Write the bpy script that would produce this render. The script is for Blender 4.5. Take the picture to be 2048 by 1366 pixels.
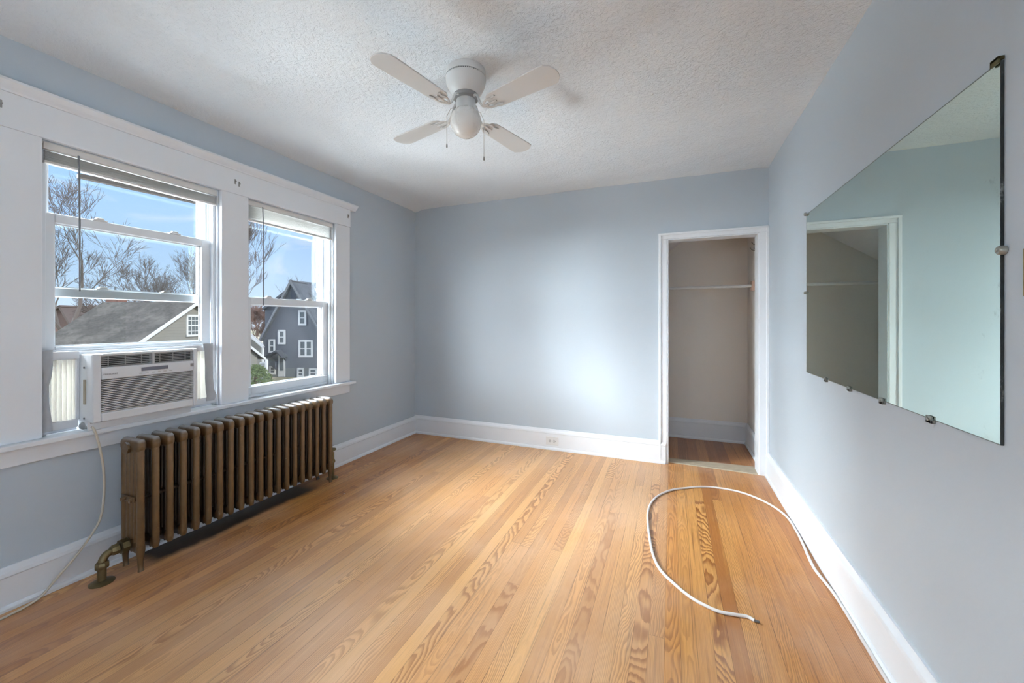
import bpy, bmesh, math, random
from math import sin, cos, pi, radians, sqrt, atan2
from mathutils import Vector, Matrix

for o in list(bpy.data.objects):
    bpy.data.objects.remove(o)
scene = bpy.context.scene
COL = scene.collection

# ---------------------------------------------------------------- camera
F_PX, YAW, CAM_H, HORIZON = 795.07, 0.38157, 1.2192, 642.65
cam_data = bpy.data.cameras.new('camera')
cam_data.sensor_width = 36.0
cam_data.lens = 36.0 * F_PX / 2048.0
cam_data.shift_y = -(683.0 - HORIZON) / 2048.0
cam_data.clip_start = 0.02
cam_data.clip_end = 800
cam = bpy.data.objects.new('camera', cam_data)
cam.location = (0, 0, CAM_H)
cam.rotation_euler = (radians(90), 0, YAW)
COL.objects.link(cam)
scene.camera = cam

# ---------------------------------------------------------------- colour management
scene.view_settings.view_transform = 'Standard'
scene.view_settings.look = 'None'
scene.view_settings.gamma = 1.0
scene.view_settings.use_curve_mapping = False
scene.view_settings.exposure = 0.29
scene.cycles.max_bounces = 7
scene.cycles.diffuse_bounces = 4
scene.cycles.glossy_bounces = 4
scene.cycles.use_adaptive_sampling = True
scene.cycles.adaptive_threshold = 0.2
scene.cycles.transparent_max_bounces = 10
scene.cycles.sample_clamp_indirect = 6.0
scene.cycles.caustics_reflective = False
scene.cycles.caustics_refractive = False


def lin(r, g, b):
    f = lambda c: (c / 255 / 12.92) if c / 255 <= 0.04045 else ((c / 255 + 0.055) / 1.055) ** 2.4
    return (f(r), f(g), f(b), 1.0)


# ---------------------------------------------------------------- node helper
class NT:
    def __init__(s, tree):
        s.t = tree
        s.n = tree.nodes
        s.n.clear()

    def node(s, typ, ins=None, **props):
        nd = s.n.new(typ)
        for k, v in props.items():
            setattr(nd, k, v)
        for k, v in (ins or {}).items():
            s.set(nd.inputs[k], v)
        return nd

    def set(s, sock, v):
        if isinstance(v, bpy.types.NodeSocket):
            s.t.links.new(v, sock)
        else:
            sock.default_value = v

    def m(s, op, a, b=None, c=None, clamp=False):
        nd = s.n.new('ShaderNodeMath')
        nd.operation = op
        nd.use_clamp = clamp
        for i, v in enumerate((a, b, c)):
            if v is not None:
                s.set(nd.inputs[i], v)
        return nd.outputs[0]

    def xyz(s, x, y, z):
        nd = s.n.new('ShaderNodeCombineXYZ')
        for i, v in enumerate((x, y, z)):
            s.set(nd.inputs[i], v)
        return nd.outputs[0]

    def noise(s, vec, scale, detail=3.0, rough=0.5, dist=0.0):
        nd = s.n.new('ShaderNodeTexNoise')
        if vec is not None:
            s.set(nd.inputs['Vector'], vec)
        nd.inputs['Scale'].default_value = scale
        nd.inputs['Detail'].default_value = detail
        nd.inputs['Roughness'].default_value = rough
        nd.inputs['Distortion'].default_value = dist
        return nd.outputs['Fac']

    def mix(s, fac, a, b, blend='MIX'):
        nd = s.n.new('ShaderNodeMix')
        nd.data_type = 'RGBA'
        nd.blend_type = blend
        s.set(nd.inputs[0], fac)
        s.set(nd.inputs[6], a)
        s.set(nd.inputs[7], b)
        return nd.outputs[2]

    def ramp(s, fac, stops, interp='LINEAR'):
        nd = s.n.new('ShaderNodeValToRGB')
        cr = nd.color_ramp
        cr.interpolation = interp
        while len(cr.elements) < len(stops):
            cr.elements.new(0.5)
        for e, (p, c) in zip(cr.elements, stops):
            e.position = p
            e.color = c if not isinstance(c, (int, float)) else (c, c, c, 1)
        s.set(nd.inputs[0], fac)
        return nd.outputs[0]

    def mapr(s, v, a, b, c, d, smooth=False):
        nd = s.n.new('ShaderNodeMapRange')
        nd.interpolation_type = 'SMOOTHSTEP' if smooth else 'LINEAR'
        s.set(nd.inputs[0], v)
        for i, q in enumerate((a, b, c, d)):
            s.set(nd.inputs[1 + i], q)
        return nd.outputs[0]

    def bump(s, h, strength, dist, normal=None):
        nd = s.n.new('ShaderNodeBump')
        nd.inputs['Strength'].default_value = strength
        nd.inputs['Distance'].default_value = dist
        s.set(nd.inputs['Height'], h)
        if normal is not None:
            s.set(nd.inputs['Normal'], normal)
        return nd.outputs[0]


def new_mat(name):
    m = bpy.data.materials.new(name)
    m.use_nodes = True
    nt = NT(m.node_tree)
    out = nt.node('ShaderNodeOutputMaterial')
    return m, nt, out


def pm(name, col, rough=0.5, metal=0.0, var=0.06, scale=12.0, bump=0.0, bscale=60.0, bdist=0.002, spec=0.5,
       coat=0.0):
    """painted / plastic / metal surface with a little tonal variation and grain"""
    m, nt, out = new_mat(name)
    pos = nt.node('ShaderNodeTexCoord').outputs['Object']
    n = nt.noise(pos, scale, 4)
    c1 = (col[0] * (1 - var), col[1] * (1 - var), col[2] * (1 - var), 1)
    c2 = (min(1, col[0] * (1 + var)), min(1, col[1] * (1 + var)), min(1, col[2] * (1 + var)), 1)
    base = nt.mix(n, c1, c2)
    p = nt.node('ShaderNodeBsdfPrincipled', {'Base Color': base, 'Metallic': metal,
                                             'Roughness': nt.mapr(nt.noise(pos, scale * 2.3, 3), 0, 1, rough * 0.85, min(1, rough * 1.15))})
    p.inputs['Specular IOR Level'].default_value = spec
    p.inputs['Coat Weight'].default_value = coat
    if bump:
        nt.set(p.inputs['Normal'], nt.bump(nt.noise(pos, bscale, 4), bump, bdist))
    nt.set(out.inputs[0], p.outputs[0])
    return m


# ---------------------------------------------------------------- world: pale blue winter sky with thin cloud
w = bpy.data.worlds.new('sky')
scene.world = w
w.use_nodes = True
nt = NT(w.node_tree)
wo = nt.node('ShaderNodeOutputWorld')
gen = nt.node('ShaderNodeTexCoord').outputs['Generated']
sp = nt.node('ShaderNodeSeparateXYZ', {0: gen})
sky = nt.ramp(sp.outputs[2], [(0.0, lin(214, 232, 254)), (0.10, lin(190, 219, 255)), (0.28, lin(160, 203, 255)), (0.8, lin(134, 184, 252))])
cv = nt.node('ShaderNodeMapping', {0: gen, 3: (2.2, 2.2, 6.0)}).outputs[0]
cl = nt.ramp(nt.noise(cv, 2.6, 6, 0.55, 0.6), [(0.60, 0.0), (0.80, 0.75)])
skyc = nt.mix(cl, sky, lin(240, 244, 252))
bg = nt.node('ShaderNodeBackground', {'Color': skyc, 'Strength': 1.0})
nt.set(wo.inputs[0], bg.outputs[0])


def aim(o, d):
    o.rotation_euler = Vector(d).normalized().to_track_quat('-Z', 'Y').to_euler()


def light(name, typ, loc, d, energy, col, **kw):
    ld = bpy.data.lights.new(name, typ)
    ld.energy = energy
    ld.color = col
    for k, v in kw.items():
        setattr(ld, k, v)
    o = bpy.data.objects.new(name, ld)
    o.location = loc
    aim(o, d)
    COL.objects.link(o)
    return o


# broad bright sky on the window side of the house
light('hazy_sun', 'SUN', (-12, 2, 12), (0.92, 0.20, -0.30), 12.0, (0.93, 0.965, 1.0), angle=radians(100))
# low sun on the far house fronts, from the other side of the street
light('street_sun', 'SUN', (12, -4, 12), (-0.80, -0.05, -0.50), 3.4, (1.0, 0.95, 0.88), angle=radians(6))
# the brightest part of the sky, slanting in through the two windows towards the far wall
light('window_side_daylight', 'AREA', (-6.4, -3.0, 3.2), (0.72, 0.64, -0.34), 6900.0, (0.88, 0.94, 1.0),
      shape='RECTANGLE', size=6.0, size_y=4.0)
# high open sky in front of the windows, reaching down onto the floorboards
light('high_sky_daylight', 'AREA', (-6.3, 0.8, 4.5), (0.76, 0.20, -0.60), 2750.0, (0.90, 0.955, 1.0),
      shape='RECTANGLE', size=3.6, size_y=3.0)
# daylight thrown up through the two windows by the sunlit ground and roofs below them
light('ground_bounce_daylight', 'AREA', (-5.0, 0.5, -1.1), (0.36, 0.24, 0.90), 1900.0, (0.88, 0.945, 1.0),
      shape='RECTANGLE', size=5.4, size_y=4.6)
# added fill lamp, set at an invented window behind the photographer
light('rear_fill_light', 'AREA', (-0.95, -1.75, 1.45), (0.0, 0.85, 0.5), 14.0, (0.86, 0.94, 1.0),
      shape='RECTANGLE', size=1.75, size_y=1.35)

# ---------------------------------------------------------------- mesh builder
class MB:
    def __init__(s):
        s.v, s.f = [], []

    def add(s, vs, fs):
        n = len(s.v)
        s.v += [Vector(p) for p in vs]
        s.f += [tuple(i + n for i in q) for q in fs]
        return s

    def box(s, a, b):
        (x0, y0, z0), (x1, y1, z1) = [tuple(t) for t in (map(min, zip(a, b)), map(max, zip(a, b)))]
        return s.add([(x0, y0, z0), (x1, y0, z0), (x1, y1, z0), (x0, y1, z0), (x0, y0, z1), (x1, y0, z1), (x1, y1, z1), (x0, y1, z1)],
                     [(0, 3, 2, 1), (4, 5, 6, 7), (0, 1, 5, 4), (1, 2, 6, 5), (2, 3, 7, 6), (3, 0, 4, 7)])

    def hexa(s, bottom, top):
        """eight corners: four below, four above (same order, anticlockwise from above)"""
        return s.add(list(bottom) + list(top), [(0, 3, 2, 1), (4, 5, 6, 7), (0, 1, 5, 4), (1, 2, 6, 5), (2, 3, 7, 6), (3, 0, 4, 7)])

    def prism(s, poly, d):
        """extrude a 3-D polygon by the vector d"""
        n = len(poly)
        d = Vector(d)
        p = [Vector(q) for q in poly]
        return s.add(p + [q + d for q in p], [tuple(range(n))[::-1], tuple(range(n, 2 * n))] + [(i, (i + 1) % n, n + (i + 1) % n, n + i) for i in range(n)])

    def lathe(s, prof, c, axis='z', seg=32, cap=True):
        """prof: list of (radius, height)"""
        vs, fs = [], []
        for r, h in prof:
            for k in range(seg):
                a = 2 * pi * k / seg
                p = (r * cos(a), r * sin(a), h)
                if axis == 'x':
                    p = (h, r * cos(a), r * sin(a))
                elif axis == 'y':
                    p = (r * sin(a), h, r * cos(a))
                vs.append(Vector(c) + Vector(p))
        m = len(prof)
        for i in range(m - 1):
            for k in range(seg):
                k2 = (k + 1) % seg
                fs.append((i * seg + k, i * seg + k2, (i + 1) * seg + k2, (i + 1) * seg + k))
        if cap:
            fs.append(tuple(range(seg))[::-1])
            fs.append(tuple((m - 1) * seg + k for k in range(seg)))
        return s.add(vs, fs)

    def tube(s, pts, r, seg=8, cap=True, ry=None):
        pts = [Vector(p) for p in pts]
        n = len(pts)
        rr = r if isinstance(r, (list, tuple)) else [r] * n
        vs, fs = [], []
        t0 = (pts[1] - pts[0]).normalized()
        up = Vector((0, 0, 1)) if abs(t0.z) < 0.9 else Vector((1, 0, 0))
        a = t0.cross(up).normalized()
        for i in range(n):
            t = (pts[min(i + 1, n - 1)] - pts[max(i - 1, 0)])
            t = t.normalized() if t.length > 1e-9 else t0
            a = (a - t * a.dot(t))
            a = a.normalized() if a.length > 1e-6 else t.orthogonal().normalized()
            b = t.cross(a)
            for k in range(seg):
                q = 2 * pi * k / seg
                vs.append(pts[i] + a * (cos(q) * rr[i]) + b * (sin(q) * (rr[i] if ry is None else ry)))
        for i in range(n - 1):
            for k in range(seg):
                k2 = (k + 1) % seg
                fs.append((i * seg + k, i * seg + k2, (i + 1) * seg + k2, (i + 1) * seg + k))
        if cap:
            fs.append(tuple(range(seg))[::-1])
            fs.append(tuple((n - 1) * seg + k for k in range(seg)))
        return s.add(vs, fs)

    def ball(s, c, r, seg=16, rings=10, sc=(1, 1, 1)):
        prof = [(max(1e-4, r * sin(pi * i / rings)), -r * cos(pi * i / rings)) for i in range(rings + 1)]
        n = len(s.v)
        s.lathe(prof, (0, 0, 0), seg=seg)
        for i in range(n, len(s.v)):
            v = s.v[i]
            s.v[i] = Vector((v.x * sc[0] + c[0], v.y * sc[1] + c[1], v.z * sc[2] + c[2]))
        return s

    def build(s, name, mat, parent=None, origin=None, bev=0.0, smooth=None, segs=2):
        if parent is not None:
            off = WORLD.get(parent.name, Vector((0, 0, 0)))
        elif origin is not None:
            off = Vector(origin)
        else:
            xs = [v.x for v in s.v]; ys = [v.y for v in s.v]; zs = [v.z for v in s.v]
            off = Vector(((min(xs) + max(xs)) / 2, (min(ys) + max(ys)) / 2, min(zs)))
        me = bpy.data.meshes.new(name)
        me.from_pydata([tuple(v - off) for v in s.v], [], s.f)
        bm = bmesh.new()
        bm.from_mesh(me)
        bmesh.ops.recalc_face_normals(bm, faces=bm.faces)
        bm.to_mesh(me)
        bm.free()
        if smooth:
            for p in me.polygons:
                p.use_smooth = True
            me.set_sharp_from_angle(angle=radians(smooth))
        me.materials.append(mat)
        o = bpy.data.objects.new(name, me)
        COL.objects.link(o)
        if parent is not None:
            o.parent = parent
        else:
            o.location = off
        WORLD[o.name] = Vector(off)
        if bev:
            b = o.modifiers.new('bevel', 'BEVEL')
            b.width = bev
            b.segments = segs
            b.limit_method = 'ANGLE'
            b.angle_limit = radians(40)
        return o


WORLD = {}


def tag(o, label, cat, group=None):
    o['label'] = label
    o['category'] = cat
    if group:
        o['group'] = group
    return o


def thing(name, loc, label, cat, group=None):
    o = bpy.data.objects.new(name, None)
    o.empty_display_size = 0.1
    o.location = loc
    COL.objects.link(o)
    WORLD[o.name] = Vector(loc)
    return tag(o, label, cat, group)


def struct(o):
    o['kind'] = 'structure'
    return o


def B(a, b):
    return MB().box(a, b)


# ---------------------------------------------------------------- room dimensions
XL, XR, YB, YR, H = -2.617, 0.712, 3.662, -1.70, 2.45

# ---------------------------------------------------------------- materials of the room
def wall_paint(name, col):
    m, nt, out = new_mat(name)
    pos = nt.node('ShaderNodeNewGeometry').outputs['Position']
    n = nt.noise(pos, 1.1, 2)
    c = nt.mix(n, tuple(x * 0.965 for x in col[:3]) + (1,), tuple(min(1, x * 1.035) for x in col[:3]) + (1,))
    p = nt.node('ShaderNodeBsdfPrincipled', {'Base Color': c, 'Roughness': 0.55})
    p.inputs['Specular IOR Level'].default_value = 0.35
    nt.set(p.inputs['Normal'], nt.bump(nt.noise(pos, 60, 2), 0.08, 0.003))
    nt.set(out.inputs[0], p.outputs[0])
    return m


M_wall = wall_paint('blue_grey_wall_paint', lin(192, 202, 211))
M_closet = wall_paint('closet_wall_paint', lin(236, 231, 224))
M_trim = pm('white_trim_paint', lin(234, 238, 243), 0.38, var=0.02, scale=3, bump=0.06, bscale=30, bdist=0.003)
M_vinyl = pm('white_vinyl', lin(232, 237, 242), 0.35, var=0.015, scale=4)
M_white = pm('white_enamel', lin(226, 226, 225), 0.32, var=0.02, scale=6)
M_blind = pm('blind_slat_white', lin(226, 225, 222), 0.4, var=0.02)
M_dark = pm('dark_slot', lin(40, 40, 42), 0.6, var=0.1)
M_dkgrey = pm('hardware_grey', lin(110, 112, 112), 0.4, var=0.1)


def ceiling_mat():
    m, nt, out = new_mat('textured_ceiling_plaster')
    pos = nt.node('ShaderNodeNewGeometry').outputs['Position']
    sp = nt.node('ShaderNodeSeparateXYZ', {0: pos})
    # daubed plaster: small blobs and pits, heavy in places and almost smooth by the far window corner
    warp = nt.node('ShaderNodeTexNoise', {'Vector': pos, 'Scale': 18.0, 'Detail': 1.0}).outputs['Color']
    wv = nt.node('ShaderNodeVectorMath', {0: pos, 1: nt.node('ShaderNodeVectorMath', {0: warp, 3: 0.03}, operation='SCALE').outputs[0]}, operation='ADD').outputs[0]
    a = nt.noise(wv, 34, 4, 0.62)
    b = nt.noise(wv, 75, 2, 0.6)
    ra = nt.mapr(a, 0.38, 0.60, 0, 1, True)
    rb = nt.mapr(b, 0.40, 0.52, 0, 1, True)
    pit = nt.mapr(nt.noise(pos, 48, 2, 0.5), 0.30, 0.36, 0, 1, True)
    h = nt.m('ADD', nt.m('ADD', nt.m('MULTIPLY', ra, 0.5), nt.m('MULTIPLY', rb, 0.3)), nt.m('MULTIPLY', pit, 0.5))
    area = nt.mapr(nt.noise(pos, 1.0, 2), 0.35, 0.6, 0.45, 1.0, True)
    smoothcorner = nt.mapr(nt.m('ADD', sp.outputs[1], nt.m('MULTIPLY', sp.outputs[0], -0.9)), 2.4, 4.4, 1.0, 0.35, True)
    h = nt.m('MULTIPLY', h, nt.m('MULTIPLY', area, smoothcorner))
    c = nt.mix(nt.noise(pos, 2.5, 1), lin(224, 230, 236), lin(234, 240, 245))
    p = nt.node('ShaderNodeBsdfPrincipled', {'Base Color': c, 'Roughness': 0.75})
    p.inputs['Specular IOR Level'].default_value = 0.3
    nt.set(p.inputs['Normal'], nt.bump(h, 0.55, 0.010))
    nt.set(out.inputs[0], p.outputs[0])
    return m


def floor_mat(name, bw, L, light_c, mid_c, dark_c, grain_c, wear=1.0, seed=0.0):
    """narrow longleaf pine strips: random boards, growth-ring figure cut at random angles"""
    m, nt, out = new_mat(name)
    pos = nt.node('ShaderNodeNewGeometry').outputs['Position']
    sp = nt.node('ShaderNodeSeparateXYZ', {0: pos})
    x, y = sp.outputs[0], sp.outputs[1]
    u = nt.m('DIVIDE', nt.m('ADD', x, 10.0 + seed), bw)
    i = nt.m('FLOOR', u)
    fx = nt.m('SUBTRACT', nt.m('FRACT', u), 0.5)
    xl = nt.m('MULTIPLY', fx, bw)
    r1 = nt.node('ShaderNodeTexWhiteNoise', {'W': i}, noise_dimensions='1D').outputs['Value']
    yo = nt.m('DIVIDE', nt.m('ADD', y, nt.m('MULTIPLY', r1, 9.0)), L)
    j = nt.m('FLOOR', yo)
    wn = nt.node('ShaderNodeTexWhiteNoise', {'Vector': nt.xyz(i, j, 3.7)}, noise_dimensions='2D')
    rc = nt.node('ShaderNodeSeparateColor', {0: wn.outputs['Color']})
    R, G, Bc = rc.outputs[0], rc.outputs[1], rc.outputs[2]
    # growth rings
    flat = nt.m('LESS_THAN', G, 0.40)
    ox = nt.m('ADD', nt.m('MULTIPLY', nt.m('SUBTRACT', R, 0.5), 0.045), nt.m('MULTIPLY', nt.m('SUBTRACT', 1.0, flat), nt.m('ADD', 0.07, nt.m('MULTIPLY', Bc, 0.08))))
    sd = nt.m('MULTIPLY', wn.outputs['Value'], 40.0)
    dn = nt.noise(nt.xyz(nt.m('MULTIPLY', xl, 5.0), nt.m('ADD', nt.m('MULTIPLY', y, 1.5), sd), sd), 1.0, 2.5, 0.5)
    tilt = nt.m('MULTIPLY', nt.m('SUBTRACT', R, 0.5), 0.20)
    yl = nt.m('MULTIPLY', nt.m('SUBTRACT', nt.m('FRACT', yo), G), L)
    d = nt.m('ADD', 0.003, nt.m('ABSOLUTE', nt.m('ADD', nt.m('MULTIPLY', yl, tilt), nt.m('MULTIPLY', nt.m('SUBTRACT', dn, 0.5), 0.16))))
    wb = nt.noise(nt.xyz(nt.m('MULTIPLY', x, 55.0), nt.m('ADD', nt.m('MULTIPLY', y, 9.0), sd), 0.0), 1.0, 2.0)
    r = nt.m('SQRT', nt.m('ADD', nt.m('POWER', nt.m('ADD', xl, ox), 2.0), nt.m('POWER', d, 2.0)))
    r = nt.m('ADD', r, nt.m('MULTIPLY', nt.m('SUBTRACT', wb, 0.5), 0.008))
    sp_ = nt.m('ADD', 0.0055, nt.m('MULTIPLY', flat, nt.m('MULTIPLY', R, 0.0045)))
    ph = nt.m('FRACT', nt.m('DIVIDE', r, sp_))
    band = nt.m('MULTIPLY', nt.mapr(ph, 0.25, 0.8, 0, 1, True), nt.mapr(ph, 0.9, 1.0, 1, 0, True))
    contrast = nt.m('ADD', nt.m('MULTIPLY', flat, nt.m('POWER', wn.outputs['Value'], 1.6)), nt.m('MULTIPLY', nt.m('SUBTRACT', 1.0, flat), nt.mapr(R, 0, 1, 0.22, 0.62)))
    fib = nt.noise(nt.xyz(nt.m('MULTIPLY', x, 420.0), nt.m('ADD', nt.m('MULTIPLY', y, 7.0), sd), 0.0), 1.0, 2.0)
    tone = nt.ramp(Bc, [(0.0, dark_c), (0.18, dark_c), (0.38, mid_c), (0.72, light_c), (1.0, mid_c)])
    tone2 = nt.mix(nt.mapr(G, 0, 1, 0.0, 0.5), tone, mid_c)
    base = nt.mix(nt.m('MULTIPLY', band, contrast), tone2, grain_c)
    base = nt.mix(nt.mapr(fib, 0.35, 0.7, 0.0, 0.34), base, grain_c)
    # slow tonal change along each board
    slow = nt.noise(nt.xyz(nt.m('MULTIPLY', x, 4.0), nt.m('ADD', y, sd), 0.0), 0.9, 2.0)
    base = nt.mix(nt.mapr(slow, 0.42, 0.70, 0.0, 0.50), base, dark_c)
    # long dark mineral streaks that start and stop along the boards
    stk = nt.noise(nt.xyz(nt.m('MULTIPLY', x, 95.0), nt.m('ADD', nt.m('MULTIPLY', y, 1.7), sd), 1.0), 1.0, 3.0, 0.55)
    base = nt.mix(nt.mapr(stk, 0.54, 0.74, 0.0, 0.62, True), base, tuple(q * 0.62 for q in grain_c[:3]) + (1,))
    base = nt.mix(nt.mapr(stk, 0.46, 0.30, 0.0, 0.30, True), base, light_c)
    # worn, dusty patches of thin varnish and a few paint specks
    dust = nt.mapr(nt.noise(nt.xyz(nt.m('MULTIPLY', x, 1.3), nt.m('MULTIPLY', y, 0.9), 2.0), 1.3, 5, 0.6), 0.42, 0.72, 0.0, 0.36 * wear, True)
    base = nt.mix(dust, base, lin(222, 190, 168))
    vor = nt.node('ShaderNodeTexVoronoi', {'Vector': pos, 'Scale': 5.0, 'Randomness': 1.0})
    vs = nt.node('ShaderNodeSeparateColor', {0: vor.outputs['Color']})
    speck = nt.m('MULTIPLY', nt.m('LESS_THAN', vor.outputs['Distance'], nt.m('MULTIPLY', vs.outputs[1], 0.035)), nt.m('LESS_THAN', vs.outputs[0], 0.42 * wear))
    base = nt.mix(nt.m('MULTIPLY', speck, 0.6), base, lin(228, 222, 215))
    # joints
    pale = nt.m('MULTIPLY', nt.m('SUBTRACT', 1.0, nt.mapr(x, -0.0255, -0.0245, 0, 1)), nt.mapr(nt.m('ADD', x, nt.m('MULTIPLY', nt.noise(pos, 1.6, 4), 0.9)), -1.72, -1.30, 0, 1, True))
    base = nt.mix(nt.m('MULTIPLY', pale, 0.27 * wear), base, nt.mix(nt.m('MULTIPLY', band, nt.m('MULTIPLY', contrast, 0.55)), lin(244, 208, 166), grain_c))
    # black strip under the radiator: its shadow painted in with the dark varnish
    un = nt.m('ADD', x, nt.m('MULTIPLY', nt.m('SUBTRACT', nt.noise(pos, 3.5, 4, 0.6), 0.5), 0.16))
    shadow_stain = nt.m('MULTIPLY', nt.mapr(un, -2.43, -2.36, 1, 0, True), nt.m('MULTIPLY', nt.mapr(y, 1.16, 1.24, 0, 1, True), nt.mapr(y, 2.10, 2.24, 1, 0, True)))
    base = nt.mix(nt.m('MULTIPLY', shadow_stain, 0.94), base, lin(26, 22, 22))
    gap = nt.m('GREATER_THAN', nt.m('ABSOLUTE', fx), 0.5 - 0.0009 / bw)
    endg = nt.m('LESS_THAN', nt.m('FRACT', yo), 0.0016 / L)
    gaps = nt.m('MAXIMUM', gap, endg)
    base = nt.mix(nt.m('MULTIPLY', gaps, nt.mapr(nt.noise(pos, 3.0, 2), 0.35, 0.65, 0.08, 0.75)), base, lin(58, 34, 18))
    rough = nt.mapr(nt.noise(pos, 1.7, 4), 0.3, 0.7, 0.26, 0.42)
    rough = nt.m('ADD', rough, nt.m('MULTIPLY', dust, 0.35))
    p = nt.node('ShaderNodeBsdfPrincipled', {'Base Color': base, 'Roughness': rough})
    p.inputs['Specular IOR Level'].default_value = 0.55
    hh = nt.m('SUBTRACT', nt.m('MULTIPLY', band, 0.15), gaps)
    hh = nt.m('ADD', hh, nt.m('MULTIPLY', nt.m('POWER', nt.m('ABSOLUTE', fx), 2.0), -0.9))
    nt.set(p.inputs['Normal'], nt.bump(hh, 0.22, 0.0016))
    nt.set(out.inputs[0], p.outputs[0])
    return m


M_ceil = ceiling_mat()
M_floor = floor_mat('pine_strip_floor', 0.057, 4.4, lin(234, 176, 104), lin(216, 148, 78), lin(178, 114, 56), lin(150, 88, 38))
M_floor2 = floor_mat('closet_pine_floor', 0.083, 3.0, lin(214, 154, 98), lin(190, 128, 78), lin(140, 90, 64), lin(142, 88, 50), wear=0.3, seed=0.4)

# ---------------------------------------------------------------- room shell
T = 0.16
OPEN1, OPEN2, ZS, ZH = (0.862, 1.620), (1.790, 2.526), 0.700, 2.035
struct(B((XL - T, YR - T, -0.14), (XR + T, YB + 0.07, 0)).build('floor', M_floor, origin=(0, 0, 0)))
struct(B((-1.35, YB + 0.07, -0.14), (XR + T, 4.72, 0.0)).build('floor_closet', M_floor2, origin=(0, 0, 0)))

wl = MB()
X0, X1 = XL - T, XL
wl.box((X0, YR - T, -0.14), (X1, OPEN1[0], H + 0.1))
wl.box((X0, OPEN1[0], -0.14), (X1, OPEN2[1], ZS - 0.02))
wl.box((X0, OPEN1[0], ZH), (X1, OPEN2[1], H + 0.1))
wl.box((X0, OPEN1[1], ZS - 0.02), (X1, OPEN2[0], ZH))
wl.box((X0, OPEN2[1], -0.14), (X1, YB + T, H + 0.1))
struct(wl.build('wall_left', M_wall))

# closet doorway in the far wall
DX0, DX1, DZ = -0.030, 0.640, 1.918
wb = MB()
wb.box((XL, YB, -0.14), (DX0, YB + 0.12, H + 0.1))
wb.box((DX0, YB, DZ), (XR, YB + 0.12, H + 0.1))
wb.box((DX1, YB, -0.02), (XR, YB + 0.12, DZ))
struct(wb.build('wall_back', M_wall))
struct(B((XR, YR - T, -0.14), (XR + T, YB + 0.12, H + 0.1)).build('wall_right', M_wall))

# wall behind the photographer with an opening invented for the fill lamp
RW = (-1.75, -0.15, 0.85, 2.05)
wr = MB()
wr.box((XL, YR - T, -0.14), (RW[0], YR, H + 0.1))
wr.box((RW[1], YR - T, -0.14), (XR, YR, H + 0.1))
wr.box((RW[0], YR - T, -0.14), (RW[1], YR, RW[2]))
wr.box((RW[0], YR - T, RW[3]), (RW[1], YR, H + 0.1))
struct(wr.build('wall_rear', M_wall))
wf = MB()
wf.box((RW[0] - 0.1, YR, RW[2] - 0.1), (RW[0], YR + 0.022, RW[3] + 0.1)).box((RW[1], YR, RW[2] - 0.1), (RW[1] + 0.1, YR + 0.022, RW[3] + 0.1))
wf.box((RW[0], YR, RW[3]), (RW[1], YR + 0.022, RW[3] + 0.1)).box((RW[0], YR, RW[2] - 0.1), (RW[1], YR + 0.022, RW[2]))
struct(wf.build('window_3', M_trim, bev=0.003))  # casing round the invented rear window, out of view

# ceiling: hand-plastered, drooping a little where it meets the walls
cm = MB()
nx, ny = 90, 130
rnd = random.Random(5)
ph = [(rnd.uniform(1, 9), rnd.uniform(1, 9), rnd.uniform(0, 6.3), rnd.uniform(0.3, 1)) for _ in range(14)]
vs = []
xs = [XL - 0.02 + (XR + 0.04 - XL) * (0.5 - 0.5 * cos(pi * k / nx)) for k in range(nx + 1)]
ys = [YR - 0.02 + (YB + 0.04 - YR) * (0.5 - 0.5 * cos(pi * k / ny)) for k in range(ny + 1)]
for yy in ys:
    for xx in xs:
        dl, dr, db = xx - XL, XR - xx, YB - yy
        z = H
        z -= 0.026 * math.exp(-(max(dl, 0) / 0.07) ** 2) + 0.008 * math.exp(-(max(dr, 0) / 0.05) ** 2) + 0.010 * math.exp(-(max(db, 0) / 0.05) ** 2)
        z += sum(a * sin(kx * 3.1 * xx + ky * 3.3 * yy + p) for kx, ky, p, a in ph) * 0.0007
        vs.append((xx, yy, z))
fs = [(r * (nx + 1) + c, r * (nx + 1) + c + 1, (r + 1) * (nx + 1) + c + 1, (r + 1) * (nx + 1) + c) for r in range(ny) for c in range(nx)]
cm.add(vs, fs)
co = cm.build('ceiling', M_ceil, origin=(0, 0, 0), smooth=60)
struct(co)
struct(B((XL - T, YR - T, H + 0.05), (XR + T, 4.75, H + 0.2)).build('trim_roof_slab', M_trim))

# closet shell
CB = 4.55
struct(B((-1.35, CB, -0.02), (XR + T, CB + 0.12, H + 0.06)).build('wall_closet_back', M_closet))
struct(B((XR - 0.008, YB + 0.12, -0.02), (XR + T, CB, H + 0.06)).build('wall_closet_right', M_closet))
struct(B((-1.35, YB + 0.12, -0.02), (-1.23, CB, H)).build('wall_closet_left', M_closet))
SL = 0.68
zc_ = lambda x: 2.069 + SL * (x - 0.128)
cs = MB()
cs.prism([(-1.25, YB + 0.12, zc_(-1.25)), (0.36, YB + 0.12, zc_(0.36)), (XR - 0.008, YB + 0.12, zc_(0.36)), (XR - 0.008, YB + 0.12, zc_(0.36) + 0.1), (0.30, YB + 0.12, zc_(0.36) + 0.1), (-1.25, YB + 0.12, zc_(-1.25) + 0.1)], (0, CB - YB - 0.12, 0))
struct(cs.build('ceiling_closet', pm('closet_ceiling_paint', lin(238, 236, 240), 0.6, var=0.02, scale=2)))

# ---------------------------------------------------------------- baseboards: board, cap moulding, shoe
def base_profile(h):
    return [(0, 0), (0.032, 0), (0.032, 0.012), (0.026, 0.022), (0.021, 0.024), (0.021, h - 0.042), (0.025, h - 0.036), (0.022, h - 0.022), (0.012, h - 0.010), (0.009, h), (0, h)]


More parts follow.
